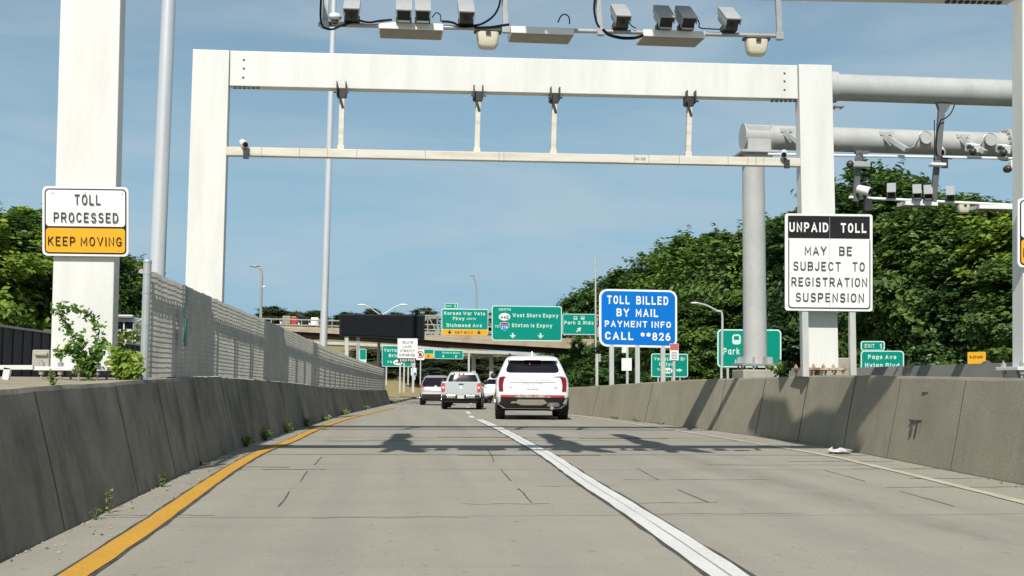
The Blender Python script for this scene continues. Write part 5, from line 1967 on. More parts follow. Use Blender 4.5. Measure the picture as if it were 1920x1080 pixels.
# ------------------------------------------------------------------ vehicles (rear at y = 0, driving away along +y)
class Body:
    """closed shell made of stacked plan outlines; levels: (z, half width, rear y, front y)"""
    def __init__(s, levels, n=4.0, depth=0.55):
        s.levels, s.n, s.depth = levels, n, depth

    def lev(s, z):
        L_ = s.levels
        return [table([(l[0], l[k]) for l in L_], z) for k in (1, 2, 3)]

    def rear(s, x, z):
        w, yr, yf = s.lev(z)
        q = min(0.999, abs(x) / w)
        return yr + s.depth * (1 - (1 - q ** s.n) ** (1 / s.n))

    def mesh(s, mb, origin, k, ni=14, mi=0):
        rows = []
        for (z, w, yr, yf) in s.levels:
            ring = []
            D = min(s.depth, (yf - yr) * 0.45)
            for side in (0, 1):
                for i in range(ni + 1):
                    t = math.pi * i / ni
                    c, sn = math.cos(t), math.sin(t)
                    if side == 0:   # rear edge from +x to -x
                        x = w * math.copysign(abs(c) ** (2 / s.n), c)
                        y = yr + D * (1 - abs(sn) ** (2 / s.n))
                    else:
                        x = -w * math.copysign(abs(c) ** (2 / s.n), c)
                        y = yf - D * (1 - abs(sn) ** (2 / s.n))
                    ring.append(origin + Vector((x, y, z)) * k)
            rows.append(ring)
        mb.strip(rows, mi, closed=True)
        n = len(rows[0])
        base = len(mb.v) - n * len(rows)
        mb.f += [tuple(base + j for j in range(n - 1, -1, -1)), tuple(base + (len(rows) - 1) * n + j for j in range(n))]
        mb.m += [mi, mi]

    def patch(s, mb, rows, off, origin, k, nx=10, mi=0):
        """piece lying on the rear face; rows: (z, x0, x1)"""
        grid, back = [], []
        for (z, x0, x1) in rows:
            g_, b_ = [], []
            for i in range(nx + 1):
                x = lerp(x0, x1, i / nx)
                y = s.rear(x, z)
                g_.append(origin + Vector((x, y - off, z)) * k)
                b_.append(origin + Vector((x, y + 0.03, z)) * k)
            grid.append(g_)
            back.append(b_)
        mb.strip(grid, mi)
        loop = lambda G_: G_[0] + [r[-1] for r in G_[1:-1]] + G_[-1][::-1] + [r[0] for r in G_[1:-1]][::-1]
        mb.strip([loop(grid), loop(back)], mi, closed=True)

    def side_patch(s, mb, rows, off, origin, k, sx, mi=0):
        g_ = []
        for (z, y0, y1) in rows:
            w = s.lev(z)[0]
            g_.append([origin + Vector((sx * (w + off), lerp(y0, y1, i / 6), z)) * k for i in range(7)])
        mb.strip(g_, mi)

def dense(levels, n=4):
    out = []
    for a, b in zip(levels, levels[1:]):
        for i in range(n):
            t = i / n
            out.append(tuple(lerp(p, q, t) for p, q in zip(a, b)))
    out.append(levels[-1])
    return out

def wheel(root, x, y, r, w, origin, k, rim='chrome'):
    c = origin + Vector((x, y, r)) * k
    b = MB()
    hw = w / 2 * k
    rows = []
    for px, q in ((-hw, 0.3), (-hw, 0.93), (-hw * 0.8, 1.0), (hw * 0.8, 1.0), (hw, 0.93), (hw, 0.3)):
        rows.append([c + Vector((px, r * k * q * math.cos(2 * math.pi * i / 24), r * k * q * math.sin(2 * math.pi * i / 24))) for i in range(24)])
    b.strip(rows, closed=True)
    b.f += [tuple(range(23, -1, -1)), tuple(range(5 * 24, 6 * 24))]
    b.m += [0, 0]
    o = b.build('wheel', M['tyre'], root, smooth=True)
    b = MB()
    sx = 1 if x > 0 else -1
    b.cyl(c + Vector((sx * hw * 0.7, 0, 0)), c + Vector((sx * (hw + 0.012), 0, 0)), r * k * 0.63, n=20)
    b.build('rim', M[rim], o, smooth=True)

def part(root, name, mat, fn, smooth=False, bevel=0.0):
    b = MB()
    fn(b)
    return b.build(name, M[mat], root, smooth=smooth, bevel=bevel)

def place_car(px_left, px_right, py, real_w, d=None):
    p = ground((px_left + px_right) / 2, py)
    return p, (px_right - px_left) / ppm(p.y, p.x) / real_w

# --- white SUV ahead in the right lane
O, K = place_car(929, 1068, 788, 2.00)
suv = thing('suv', 'large white SUV with inverted L shaped tail lamps, nearest car ahead in the right lane', 'car', O)
B = Body(dense([(0.30, 0.80, 0.22, 4.75), (0.42, 0.94, 0.10, 4.9), (0.62, 0.985, 0.0, 4.98), (0.85, 1.0, 0.02, 4.98), (1.00, 0.985, 0.05, 4.9),
                (1.10, 0.97, 0.07, 4.6), (1.22, 0.92, 0.13, 3.9), (1.42, 0.835, 0.27, 3.25), (1.60, 0.75, 0.40, 2.75), (1.68, 0.70, 0.44, 2.5), (1.73, 0.62, 0.62, 2.2), (1.755, 0.45, 0.9, 1.9)]), 5.0, 0.42)
part(suv, 'body', 'paint_white', lambda b: B.mesh(b, O, K), True)
def pp(name, mat, rows, off=0.012, parent=suv, nx=10, B_=None, O_=None, K_=None):
    return part(parent, name, mat, lambda b: (B_ or B).patch(b, rows, off, O_ or O, K_ or K, nx), True)
pp('rear_window', 'glass', [(1.275, -0.62, 0.62), (1.30, -0.70, 0.70), (1.36, -0.715, 0.715), (1.46, -0.68, 0.68), (1.56, -0.64, 0.64), (1.60, -0.60, 0.60)])
part(suv, 'spoiler', 'paint_white', lambda b: B.patch(b, [(1.61, -0.67, 0.67), (1.635, -0.68, 0.68), (1.66, -0.66, 0.66)], 0.16, O, K), True)
pp('high_brake_lamp', 'tail_red', [(1.605, -0.22, 0.22), (1.622, -0.22, 0.22)], 0.165)
pp('window_wiper', 'chrome', [(1.50, -0.09, -0.055), (1.56, -0.085, -0.06)], 0.02)
for sx in (-1, 1):
    part(suv, 'tail_lamp', 'tail_red', lambda b: B.patch(b, [(0.77, sx * 0.79, sx * 0.905), (0.95, sx * 0.80, sx * 0.92), (1.08, sx * 0.775, sx * 0.915), (1.16, sx * 0.73, sx * 0.885)], 0.016, O, K), True)
    part(suv, 'tail_lamp', 'chrome', lambda b: B.patch(b, [(1.145, sx * 0.52, sx * 0.72), (1.185, sx * 0.50, sx * 0.84)], 0.014, O, K), True)
    part(suv, 'bumper_reflector', 'reflector', lambda b: B.patch(b, [(0.615, sx * 0.48, sx * 0.86), (0.675, sx * 0.46, sx * 0.86)], 0.022, O, K), True)
pp('crease_shade', 'cam_grey', [(1.015, -0.62, 0.62), (1.028, -0.62, 0.62)], 0.014)  # grey strip paints the shade line of the tailgate crease
pp('plate_recess', 'cam_grey', [(1.000, -0.26, 0.26), (1.012, -0.26, 0.26)], 0.018)
pp('number_plate', 'sign_white', [(0.83, -0.16, 0.16), (0.985, -0.16, 0.16)], 0.018)
def marks(b):
    for (x, z, w, h) in ((-0.11, 0.94, 0.03, 0.035), (0.015, 0.935, 0.045, 0.03), (0.11, 0.945, 0.06, 0.012), (-0.12, 0.853, 0.06, 0.014), (0.06, 0.853, 0.16, 0.012)):
        B.patch(b, [(z, x - w / 2, x + w / 2), (z + h, x - w / 2, x + w / 2)], 0.024, O, K, 2)
part(suv, 'plate_marks', 'cam_grey', marks)
pp('emblem', 'cam_grey', [(1.165, -0.005, 0.045), (1.21, -0.03, 0.03)], 0.016)
def badge(b):
    for x in (-0.42, -0.30, 0.10, 0.26, 0.34, 0.40):
        B.patch(b, [(1.075, x - 0.015, x + 0.015), (1.10, x - 0.015, x + 0.015)], 0.014, O, K, 2)
    for x in (-0.60, 0.62):
        B.patch(b, [(0.865, x - 0.045, x + 0.045), (0.885, x - 0.045, x + 0.045)], 0.014, O, K, 2)
part(suv, 'badges', 'chrome', badge)
pp('lower_bumper', 'plastic', [(0.31, -0.72, 0.72), (0.42, -0.90, 0.90), (0.52, -0.955, 0.955), (0.61, -0.96, 0.96)], 0.016, nx=16)
pp('bumper_trim', 'rust', [(0.61, -0.46, 0.46), (0.685, -0.46, 0.46)], 0.018)
pp('skid_plate', 'chrome', [(0.40, -0.30, 0.26), (0.46, -0.46, 0.40), (0.55, -0.40, 0.30)], 0.035)
pp('skid_plate_wing', 'chrome', [(0.45, -0.60, -0.48), (0.50, -0.56, -0.42)], 0.03)
part(suv, 'exhaust_pipe', 'chrome', lambda b: b.tube([O + Vector((0.52, 0.12, 0.33)) * K, O + Vector((0.52, 0.02, 0.33)) * K], 0.05 * K, 14), True)
pp('exhaust_surround', 'steel_grey', [(0.36, 0.42, 0.70), (0.40, 0.38, 0.74), (0.47, 0.44, 0.70)], 0.024)
for sx in (-1, 1):
    for y in (0.95, 3.85):
        wheel(suv, sx * 0.865, y, 0.385, 0.265, O, K)
    part(suv, 'wheel_arch', 'plastic', lambda b: b.tube([O + Vector((sx * 0.975, 0.95 + 0.46 * math.cos(R(t)), 0.385 + 0.46 * math.sin(R(t)))) * K for t in range(-10, 195, 12)], 0.03 * K, 6))
    part(suv, 'side_window', 'glass', lambda b: B.side_patch(b, [(1.20, 0.75, 3.6), (1.36, 0.85, 3.2), (1.56, 1.05, 2.7)], 0.006, O, K, sx), True)
    m_ = part(suv, 'door_mirror', 'plastic', lambda b: b.ball(O + Vector((sx * 1.04, 3.05, 1.20)) * K, (0.10 * K, 0.08 * K, 0.09 * K)), True)
    part(suv, 'roof_rail', 'plastic', lambda b: b.tube([O + Vector((sx * 0.60, y, z)) * K for y, z in ((0.75, 1.72), (0.9, 1.79), (1.6, 1.81), (2.4, 1.78), (2.6, 1.70))], 0.022 * K, 8), True)
part(suv, 'roof_fin', 'paint_white', lambda b: b.prism([O + Vector(q) * K for q in ((-0.03, 0.75, 1.73), (0.03, 0.75, 1.73), (0.012, 0.80, 1.87), (-0.012, 0.80, 1.87))], Vector((0, 0.22, -0.01)) * K))
part(suv, 'underbody', 'black', lambda b: b.box(O + Vector((0, 2.4, 0.36)) * K, (1.5 * K, 4.2 * K, 0.22 * K)))

suv.rotation_euler = (0, 0, R(-4.5))

# --- pale grey pickup in the left lane
O2, K2 = place_car(826, 902, 768, 2.0)
pk = thing('pickup_truck', 'pale grey pickup truck with tall bright red tail lamps and black bumper', 'pickup truck', O2)
BED = Body(dense([(0.62, 0.97, 0.0, 2.3), (0.85, 1.0, 0.0, 2.3), (1.15, 1.0, 0.01, 2.3), (1.33, 0.975, 0.02, 2.3), (1.36, 0.955, 0.04, 2.3)]), 9.0, 0.15)
CAB = Body(dense([(0.60, 0.98, 2.15, 5.6), (1.0, 1.0, 2.15, 5.6), (1.2, 0.97, 2.15, 5.3), (1.33, 0.91, 2.15, 4.6), (1.60, 0.80, 2.25, 4.0), (1.78, 0.71, 2.33, 3.6), (1.86, 0.62, 2.5, 3.4), (1.88, 0.45, 2.7, 3.2)]), 5.0, 0.3)
part(pk, 'cargo_bed', 'paint_silver', lambda b: BED.mesh(b, O2, K2), True)
part(pk, 'cab', 'paint_silver', lambda b: CAB.mesh(b, O2, K2), True)
P2 = lambda name, mat, B_, rows, off=0.014: part(pk, name, mat, lambda b: B_.patch(b, rows, off, O2, K2), True)
P2('rear_window', 'glass', CAB, [(1.36, -0.76, 0.76), (1.50, -0.73, 0.73), (1.66, -0.66, 0.66), (1.72, -0.62, 0.62)])
P2('cab_lamp_strip', 'legend_white', CAB, [(1.74, -0.60, 0.55), (1.80, -0.55, 0.50)], 0.02)
for x in (-0.45, -0.2, 0.02):
    P2('cab_lamp', 'tail_red2', CAB, [(1.73, x - 0.05, x + 0.05), (1.80, x - 0.04, x + 0.04)], 0.03)
P2('tailgate', 'paint_silver', BED, [(0.72, -0.79, 0.79), (1.0, -0.79, 0.79), (1.34, -0.79, 0.79)], 0.012)
P2('tailgate_handle', 'plastic', BED, [(1.22, -0.12, 0.12), (1.27, -0.12, 0.12)], 0.026)
P2('tailgate_emblem', 'legend_white', BED, [(1.02, -0.04, 0.06), (1.09, -0.07, 0.05), (1.13, -0.05, 0.04)], 0.024)
for sx in (-1, 1):
    part(pk, 'tail_lamp', 'tail_red2', lambda b: BED.patch(b, [(0.88, sx * 0.80, sx * 0.96), (1.10, sx * 0.80, sx * 0.965), (1.30, sx * 0.80, sx * 0.955)], 0.03, O2, K2), True)
    part(pk, 'reversing_lamp', 'legend_white', lambda b: BED.patch(b, [(1.04, sx * 0.83, sx * 0.92), (1.12, sx * 0.83, sx * 0.92)], 0.036, O2, K2), True)
    for y in (1.1, 4.7):
        wheel(pk, sx * 0.86, y, 0.40, 0.28, O2, K2)
    part(pk, 'door_mirror', 'plastic', lambda b: b.ball(O2 + Vector((sx * 1.12, 4.1, 1.35)) * K2, (0.14 * K2, 0.08 * K2, 0.14 * K2)), True)
    part(pk, 'side_window', 'glass', lambda b: CAB.side_patch(b, [(1.34, 2.5, 4.5), (1.55, 2.6, 4.1), (1.72, 2.7, 3.7)], 0.006, O2, K2, sx), True)
    part(pk, 'bumper_end', 'paint_silver', lambda b: b.box(O2 + Vector((sx * 0.86, -0.02, 0.64)) * K2, (0.22 * K2, 0.14 * K2, 0.13 * K2)), False, 0.02)
part(pk, 'bumper', 'plastic', lambda b: (b.box(O2 + Vector((0, -0.08, 0.62)) * K2, (1.86 * K2, 0.2 * K2, 0.20 * K2)), b.box(O2 + Vector((0, 0.05, 0.46)) * K2, (1.7 * K2, 0.2 * K2, 0.2 * K2))), False, 0.02)
for sx in (-1, 1):
    part(pk, 'bumper_step', 'chrome', lambda b: b.box(O2 + Vector((sx * 0.48, -0.185, 0.63)) * K2, (0.42 * K2, 0.015 * K2, 0.13 * K2)), False, 0.004)
part(pk, 'number_plate', 'plate', lambda b: b.box(O2 + Vector((0, -0.195, 0.63)) * K2, (0.33 * K2, 0.015 * K2, 0.17 * K2)))
part(pk, 'underbody', 'black', lambda b: b.box(O2 + Vector((0, 2.6, 0.48)) * K2, (1.45 * K2, 5.0 * K2, 0.34 * K2)))

pk.rotation_euler = (0, 0, R(-5.5))

# --- small taupe SUV further left
O3, K3 = place_car(786, 848, 760, 1.84)
cx_ = thing('suv', 'small taupe SUV with a dark rear window, partly hidden by the pickup', 'car', O3)
B3 = Body(dense([(0.30, 0.75, 0.2, 4.3), (0.45, 0.88, 0.06, 4.4), (0.62, 0.92, 0.0, 4.45), (0.85, 0.92, 0.05, 4.4), (1.02, 0.90, 0.10, 4.2), (1.12, 0.86, 0.14, 3.6), (1.35, 0.77, 0.30, 3.0), (1.55, 0.67, 0.46, 2.4), (1.63, 0.58, 0.6, 2.2), (1.66, 0.42, 0.8, 2.0)]), 4.5, 0.4)
part(cx_, 'body', 'paint_taupe', lambda b: B3.mesh(b, O3, K3), True)
P3 = lambda name, mat, rows, off=0.014: part(cx_, name, mat, lambda b: B3.patch(b, rows, off, O3, K3), True)
P3('rear_window', 'glass', [(1.02, -0.80, 0.80), (1.15, -0.78, 0.78), (1.35, -0.70, 0.70), (1.53, -0.60, 0.60)])
P3('bumper', 'plastic_brown', [(0.31, -0.70, 0.70), (0.45, -0.84, 0.84), (0.60, -0.88, 0.88)], 0.016)
P3('number_plate', 'sign_white', [(0.80, -0.26, 0.26), (0.96, -0.26, 0.26)], 0.02)
P3('bumper_highlight', 'paint_silver', [(0.63, -0.78, 0.78), (0.70, -0.80, 0.80)], 0.018)
for sx in (-1, 1):
    part(cx_, 'tail_lamp', 'tail_red2', lambda b: B3.patch(b, [(1.0, sx * 0.72, sx * 0.89), (1.12, sx * 0.74, sx * 0.85)], 0.03, O3, K3), True)
    for y in (0.8, 3.4):
        wheel(cx_, sx * 0.79, y, 0.34, 0.23, O3, K3)
    part(cx_, 'door_mirror', 'plastic', lambda b: b.ball(O3 + Vector((sx * 1.0, 2.9, 1.05)) * K3, (0.12 * K3, 0.07 * K3, 0.09 * K3)), True)
    part(cx_, 'side_window', 'glass', lambda b: B3.side_patch(b, [(1.12, 0.9, 3.3), (1.5, 1.1, 2.6)], 0.006, O3, K3, sx), True)
part(cx_, 'rear_wiper', 'legend_white', lambda b: B3.patch(b, [(1.02, -0.10, 0.06), (1.10, -0.04, 0.0)], 0.02, O3, K3))
part(cx_, 'underbody', 'black', lambda b: b.box(O3 + Vector((0, 2.1, 0.33)) * K3, (1.35 * K3, 3.8 * K3, 0.2 * K3)))

cx_.rotation_euler = (0, 0, R(-3.5))

# --- white crossover half hidden by the white SUV
O4, K4 = place_car(906, 962, 756.5, 1.84)
wc = thing('hatchback', 'white hatchback almost hidden behind the nearest white SUV', 'car', O4)
B4 = Body(dense([(0.28, 0.75, 0.2, 4.3), (0.45, 0.88, 0.06, 4.4), (0.65, 0.92, 0.0, 4.45), (0.95, 0.91, 0.05, 4.3), (1.05, 0.88, 0.10, 3.9), (1.3, 0.77, 0.32, 3.1), (1.5, 0.66, 0.5, 2.5), (1.58, 0.56, 0.65, 2.2), (1.61, 0.4, 0.9, 2.0)]), 4.5, 0.4)
part(wc, 'body', 'paint_white', lambda b: B4.mesh(b, O4, K4), True)
P4 = lambda name, mat, rows, off=0.014: part(wc, name, mat, lambda b: B4.patch(b, rows, off, O4, K4), True)
P4('rear_window', 'glass', [(1.18, -0.78, 0.78), (1.32, -0.72, 0.72), (1.48, -0.62, 0.62)])
P4('bumper', 'plastic', [(0.29, -0.70, 0.70), (0.40, -0.82, 0.82), (0.50, -0.60, 0.60)], 0.016)
for sx in (-1, 1):
    part(wc, 'tail_lamp', 'cam_grey', lambda b: B4.patch(b, [(0.96, sx * 0.60, sx * 0.86), (1.04, sx * 0.56, sx * 0.86)], 0.02, O4, K4), True)
    for y in (0.8, 3.4):
        wheel(wc, sx * 0.79, y, 0.33, 0.22, O4, K4)
    part(wc, 'side_window', 'glass', lambda b: B4.side_patch(b, [(1.08, 0.9, 3.3), (1.45, 1.1, 2.7)], 0.006, O4, K4, sx), True)
    part(wc, 'door_mirror', 'plastic', lambda b: b.ball(O4 + Vector((sx * 1.0, 2.9, 1.05)) * K4, (0.12 * K4, 0.07 * K4, 0.09 * K4)), True)
part(wc, 'underbody', 'black', lambda b: b.box(O4 + Vector((0, 2.1, 0.31)) * K4, (1.35 * K4, 3.8 * K4, 0.2 * K4)))

wc.rotation_euler = (0, 0, R(-5))

# --- white lorry facing the viewer beyond the near left column
DL = 60.0
ql = at(229, 668, DL)
lr = thing('lorry', 'white lorry facing the viewer beyond the left column, with a two pane windscreen', 'lorry', ql)
wl = lambda px: px / ppm(DL, -13)
def lbox(b, x0, y0, x1, y1, dy0, dy1):
    p, q = at(x0, y1, DL), at(x1, y0, DL)
    b.box(((p.x + q.x) / 2, DL + (dy0 + dy1) / 2, (p.z + q.z) / 2), (abs(q.x - p.x), dy1 - dy0, abs(q.z - p.z)))
part(lr, 'cab', 'paint_white', lambda b: (lbox(b, 196, 593, 252, 655, 0, 2.2)), False, 0.12)
part(lr, 'cargo_box', 'panel_white', lambda b: lbox(b, 195, 592, 253, 650, 2.3, 8.0), False, 0.05)
part(lr, 'roof_visor', 'steel_grey', lambda b: lbox(b, 196, 591, 252, 596, -0.3, 0.2), False, 0.03)
for (a_, c_) in ((199, 231), (233.5, 249)):
    part(lr, 'windscreen', 'glass', lambda b: lbox(b, a_, 604, c_, 616, -0.03, 0.02))
    part(lr, 'lower_window', 'glass', lambda b: lbox(b, a_, 622, c_, 626.5, -0.03, 0.02))
part(lr, 'bumper', 'steel_cream', lambda b: lbox(b, 194, 629, 254, 632, -0.12, 0.05), False, 0.02)
part(lr, 'grille_panel', 'sign_yellow', lambda b: lbox(b, 205, 641, 240, 645, -0.05, 0.02))
part(lr, 'door_mirror', 'panel_white', lambda b: lbox(b, 252, 628, 260, 643, -0.1, 0.1), False, 0.04)
part(lr, 'mirror_arm', 'steel_grey', lambda b: b.tube([at(251, 610, DL), at(258, 602, DL), at(268, 599, DL)], 0.04, 6))
for x in (203, 245):
    part(lr, 'wheel', 'tyre', lambda b: b.cyl(at(x - 4, 661, DL + 0.8), at(x + 4, 661, DL + 0.8), 0.42, n=18))
part(lr, 'chassis', 'black', lambda b: lbox(b, 199, 648, 249, 658, 0.3, 7.5))

# --- vehicles up on the overpass
DV = 103.0
def small_truck(name, label, cat, x0, x1, ytop, ybot, mat, cab):
    p, q = at(x0, ybot, DV), at(x1, ytop, DV)
    r = thing(name, label, cat, ((p.x + q.x) / 2, DV, p.z))
    w, h = q.x - p.x, q.z - p.z
    z0 = p.z
    part(r, 'cargo_box', mat, lambda b: b.box((p.x + w * (0.62 if cab else 0.5), DV + 1, z0 + h * 0.58), (w * (0.74 if cab else 1.0), 2.0, h * 0.80)), False, 0.04)
    if cab:
        part(r, 'cab', 'paint_white', lambda b: b.box((p.x + w * 0.12, DV + 1, z0 + h * 0.45), (w * 0.22, 1.9, h * 0.55)), False, 0.08)
        part(r, 'cab_window', 'glass', lambda b: b.box((p.x + w * 0.12, DV + 0.02, z0 + h * 0.56), (w * 0.14, 0.03, h * 0.22)))
    part(r, 'undercarriage', 'black', lambda b: b.box((p.x + w * 0.5, DV + 1, z0 + h * 0.15), (w * 0.9, 1.7, h * 0.1)))
    for t in (0.18, 0.75, 0.9):
        part(r, 'wheel', 'tyre', lambda b: b.cyl((p.x + w * t, DV + 0.1, z0 + h * 0.12), (p.x + w * t, DV + 0.4, z0 + h * 0.12), h * 0.12, n=14))
small_truck('box_truck', 'cream box truck on the overpass, left of the red truck', 'lorry', 524, 545, 592, 611, 'panel_beige', True)
small_truck('tanker_truck', 'small red truck on the overpass between pale trucks', 'lorry', 545.5, 556, 593, 613, 'paint_red', False)
small_truck('box_truck', 'white box truck on the overpass, nearest to the second mast', 'lorry', 578, 597, 595, 613, 'panel_white', True)
small_truck('box_truck', 'black truck on the overpass right of the red truck', 'lorry', 558, 577, 593, 614, 'vms', True)

# ------------------------------------------------------------------ trees and plants
def leaf(mb_v, mb_f, c, nrm, size, rg, asp=0.62):
    ref = Vector((rg.uniform(-1, 1), rg.uniform(-1, 1), rg.uniform(-1, 1)))
    u = nrm.cross(ref)
    if u.length < 1e-4:
        return
    u.normalize()
    w = nrm.cross(u)
    o = len(mb_v)
    a, b_ = u * size, w * size * asp
    mb_v += [c - a, c + b_ * 0.9 - a * 0.1 + nrm * size * 0.12, c + a, c - b_ * 0.9 - a * 0.1 + nrm * size * 0.12]
    mb_f.append((o, o + 1, o + 2, o + 3))

def crown_mesh(seed, H, W, n_cl, n_leaf, size, low=0.12, top_round=1.0, open_=0.0, conic=0.0):
    """many small leaves gathered in twig clusters on the limbs of an uneven crown"""
    rg = random.Random(seed)
    lobes = []
    nl = 9
    for i in range(nl):
        t = (i + 0.5) / nl
        z = lerp(low, 0.86, t) * H
        rad = W * 0.5 * math.sin(math.pi * lerp(0.25, 0.90, t) ** (0.8)) * (1 - conic * t) * rg.uniform(0.55, 0.95)
        a = i * 2.4 + rg.uniform(-0.5, 0.5)
        lobes.append((Vector((math.cos(a) * rad * 0.55, math.sin(a) * rad * 0.55, z)), rg.uniform(0.20, 0.30) * W, rg.uniform(0.11, 0.17) * H))
    lobes.append((Vector((0, 0, 0.86 * H)), 0.20 * W * (1 - conic * 0.6), 0.13 * H))
    lobes.append((Vector((0, 0, 0.45 * H)), 0.30 * W, 0.25 * H))
    vs, fs = [], []
    per = n_cl // len(lobes)
    for (c, r_, hz_) in lobes:
        for k in range(per):
            # clusters near the surface of the lobe
            d = Vector((rg.gauss(0, 1), rg.gauss(0, 1), rg.gauss(0, 1))).normalized()
            q = rg.uniform(0.55, 1.0) ** 0.6
            p = c + Vector((d.x * r_ * q, d.y * r_ * q, d.z * hz_ * q))
            if p.z < low * H * 0.6:
                continue
            out = (p - Vector((0, 0, H * 0.42))).normalized()
            cr_ = rg.uniform(0.38, 0.75) * (W / 9.0)
            for j in range(n_leaf):
                e = Vector((rg.gauss(0, 0.5), rg.gauss(0, 0.5), rg.gauss(0, 0.30))) * cr_
                nn = (out * 0.8 + Vector((0, 0, 0.35)) + Vector((rg.uniform(-1, 1), rg.uniform(-1, 1), rg.uniform(-1, 1))) * 0.7).normalized()
                leaf(vs, fs, p + e, nn, size * rg.uniform(0.6, 1.25), rg)
    # a few wild twigs breaking the outline
    for k in range(26):
        c, r_, hz_ = rg.choice(lobes)
        d = Vector((rg.gauss(0, 1), rg.gauss(0, 1), abs(rg.gauss(0, 1)))).normalized()
        for j in range(16):
            t = 0.9 + 0.55 * j / 16
            p = c + Vector((d.x * r_ * t, d.y * r_ * t, d.z * hz_ * t)) + Vector((rg.gauss(0, .08), rg.gauss(0, .08), rg.gauss(0, .08)))
            nn = (d + Vector((0, 0, 0.8)) + Vector((rg.uniform(-1, 1), rg.uniform(-1, 1), rg.uniform(-1, 1))) * 0.8).normalized()
            leaf(vs, fs, p, nn, size * rg.uniform(0.6, 1.1), rg)
    me = bpy.data.meshes.new('crown')
    me.from_pydata([tuple(v) for v in vs], [], fs)
    return me, lobes

def trunk_mesh(seed, H, W, lobes):
    rg = random.Random(seed + 99)
    b = MB()
    r0 = 0.018 * H + 0.06
    b.tube([(0, 0, -0.4), (0.03, 0.02, 0.15 * H), (0.0, 0.05, 0.4 * H), (0.05, 0, 0.8 * H)], [r0 * 1.3, r0, r0 * 0.75, r0 * 0.2], 9)
    for (c, r_, hz_) in lobes:
        z = max(0.12 * H, c.z - 0.18 * H)
        s_ = Vector((0.01, 0.03, z))
        b.tube([s_, s_.lerp(c, 0.5) + Vector((rg.uniform(-.2, .2), rg.uniform(-.2, .2), 0.1)), c], [r0 * 0.45, r0 * 0.28, r0 * 0.08], 6)
    return b

PROTO = []
TH, TW = 11.0, 9.0
for i, (sd, leafmat, low, con) in enumerate(((5, 'leaf_a', 0.05, 0.0), (17, 'leaf_b', 0.05, 0.15), (29, 'leaf_a', 0.10, 0.25), (41, 'leaf_b', 0.03, 0.0))):
    me, lobes = crown_mesh(sd, TH, TW, 500, 46, 0.185, low, conic=con)
    me.materials.append(M[leafmat])
    tb = trunk_mesh(sd, TH, TW, lobes)
    to = tb.build('trunk', M['bark'], None, smooth=True)
    tm = to.data
    bpy.data.objects.remove(to)
    PROTO.append((me, tm))

TREES = []
def tree(px, ytop, d, width, label, kind, group, ybase=None, rotz=None, name='tree'):
    top = at(px, ytop, d)
    if ybase is None:
        zb = zplat(d, True) if px > 960 else zplat(d)
        if d > 125:
            zb = -0.9
    else:
        zb = at(px, ybase, d).z
    h = top.z - zb
    r = thing(name, label, 'tree', (top.x, d, zb), group)
    rz = (px * 0.7 + d) % 6.28 if rotz is None else rotz
    r.rotation_euler = (0, 0, rz)
    r.scale = (width / TW, width / TW, h / (TH * 1.0))
    me, tm = PROTO[kind]
    for nm, m_ in (('trunk', tm), ('crown', me)):
        o = bpy.data.objects.new(nm, m_)
        COL.objects.link(o)
        o.parent = r
    return r
GR = 'trees beyond the right barrier'
for a in (
    (1092, 548, 117, 10.0, 'dark leafy tree at the right end of the overpass, above the Park & Ride sign', 1),
    (1140, 522, 108, 10, 'green tree whose top rises behind the thin white pole', 0),
    (1192, 492, 98, 10.5, 'green tree rising straight above the middle of the blue sign', 3),
    (1246, 462, 86, 10, 'tall green tree rising above the right corner of the blue sign', 0),
    (1296, 436, 80, 11, 'broad rounded tree above the head of the long armed street lamp', 2),
    (1352, 432, 76, 10, 'leafy tree right above the post of the long armed street lamp', 0),
    (1402, 425, 70, 9.5, 'tree whose crown is split by the grey round post', 3),
    (1452, 408, 68, 9.0, 'tree filling the gap between grey round post and UNPAID TOLL sign', 0),
    (1500, 392, 62, 9.0, 'tree mostly hidden behind the UNPAID TOLL sign', 1),
    (1572, 350, 58, 8.5, 'tree just right of the right white column, below the floodlight', 1),
    (1632, 306, 56, 9.5, 'tallest tree, its top crossing the far white rail', 0),
    (1694, 322, 53, 9.0, 'big dark tree behind the far camera pair and hanger', 1),
    (1752, 368, 49, 8.5, 'dark tree below the cream antenna of the far bar', 3),
    (1812, 366, 47, 9.0, 'dark tree directly above the amber sign', 1),
    (1872, 378, 45, 8.5, 'yellowish green tree beside the dark column at the right edge', 2),
    (1950, 372, 43, 9.0, 'tree continuing behind the dark column at the right edge', 0),
    (2040, 350, 42, 9.0, 'tree just outside the right edge of the view', 3)):
    tree(*a, group=GR)
GR2 = 'low trees behind the right barrier signs'
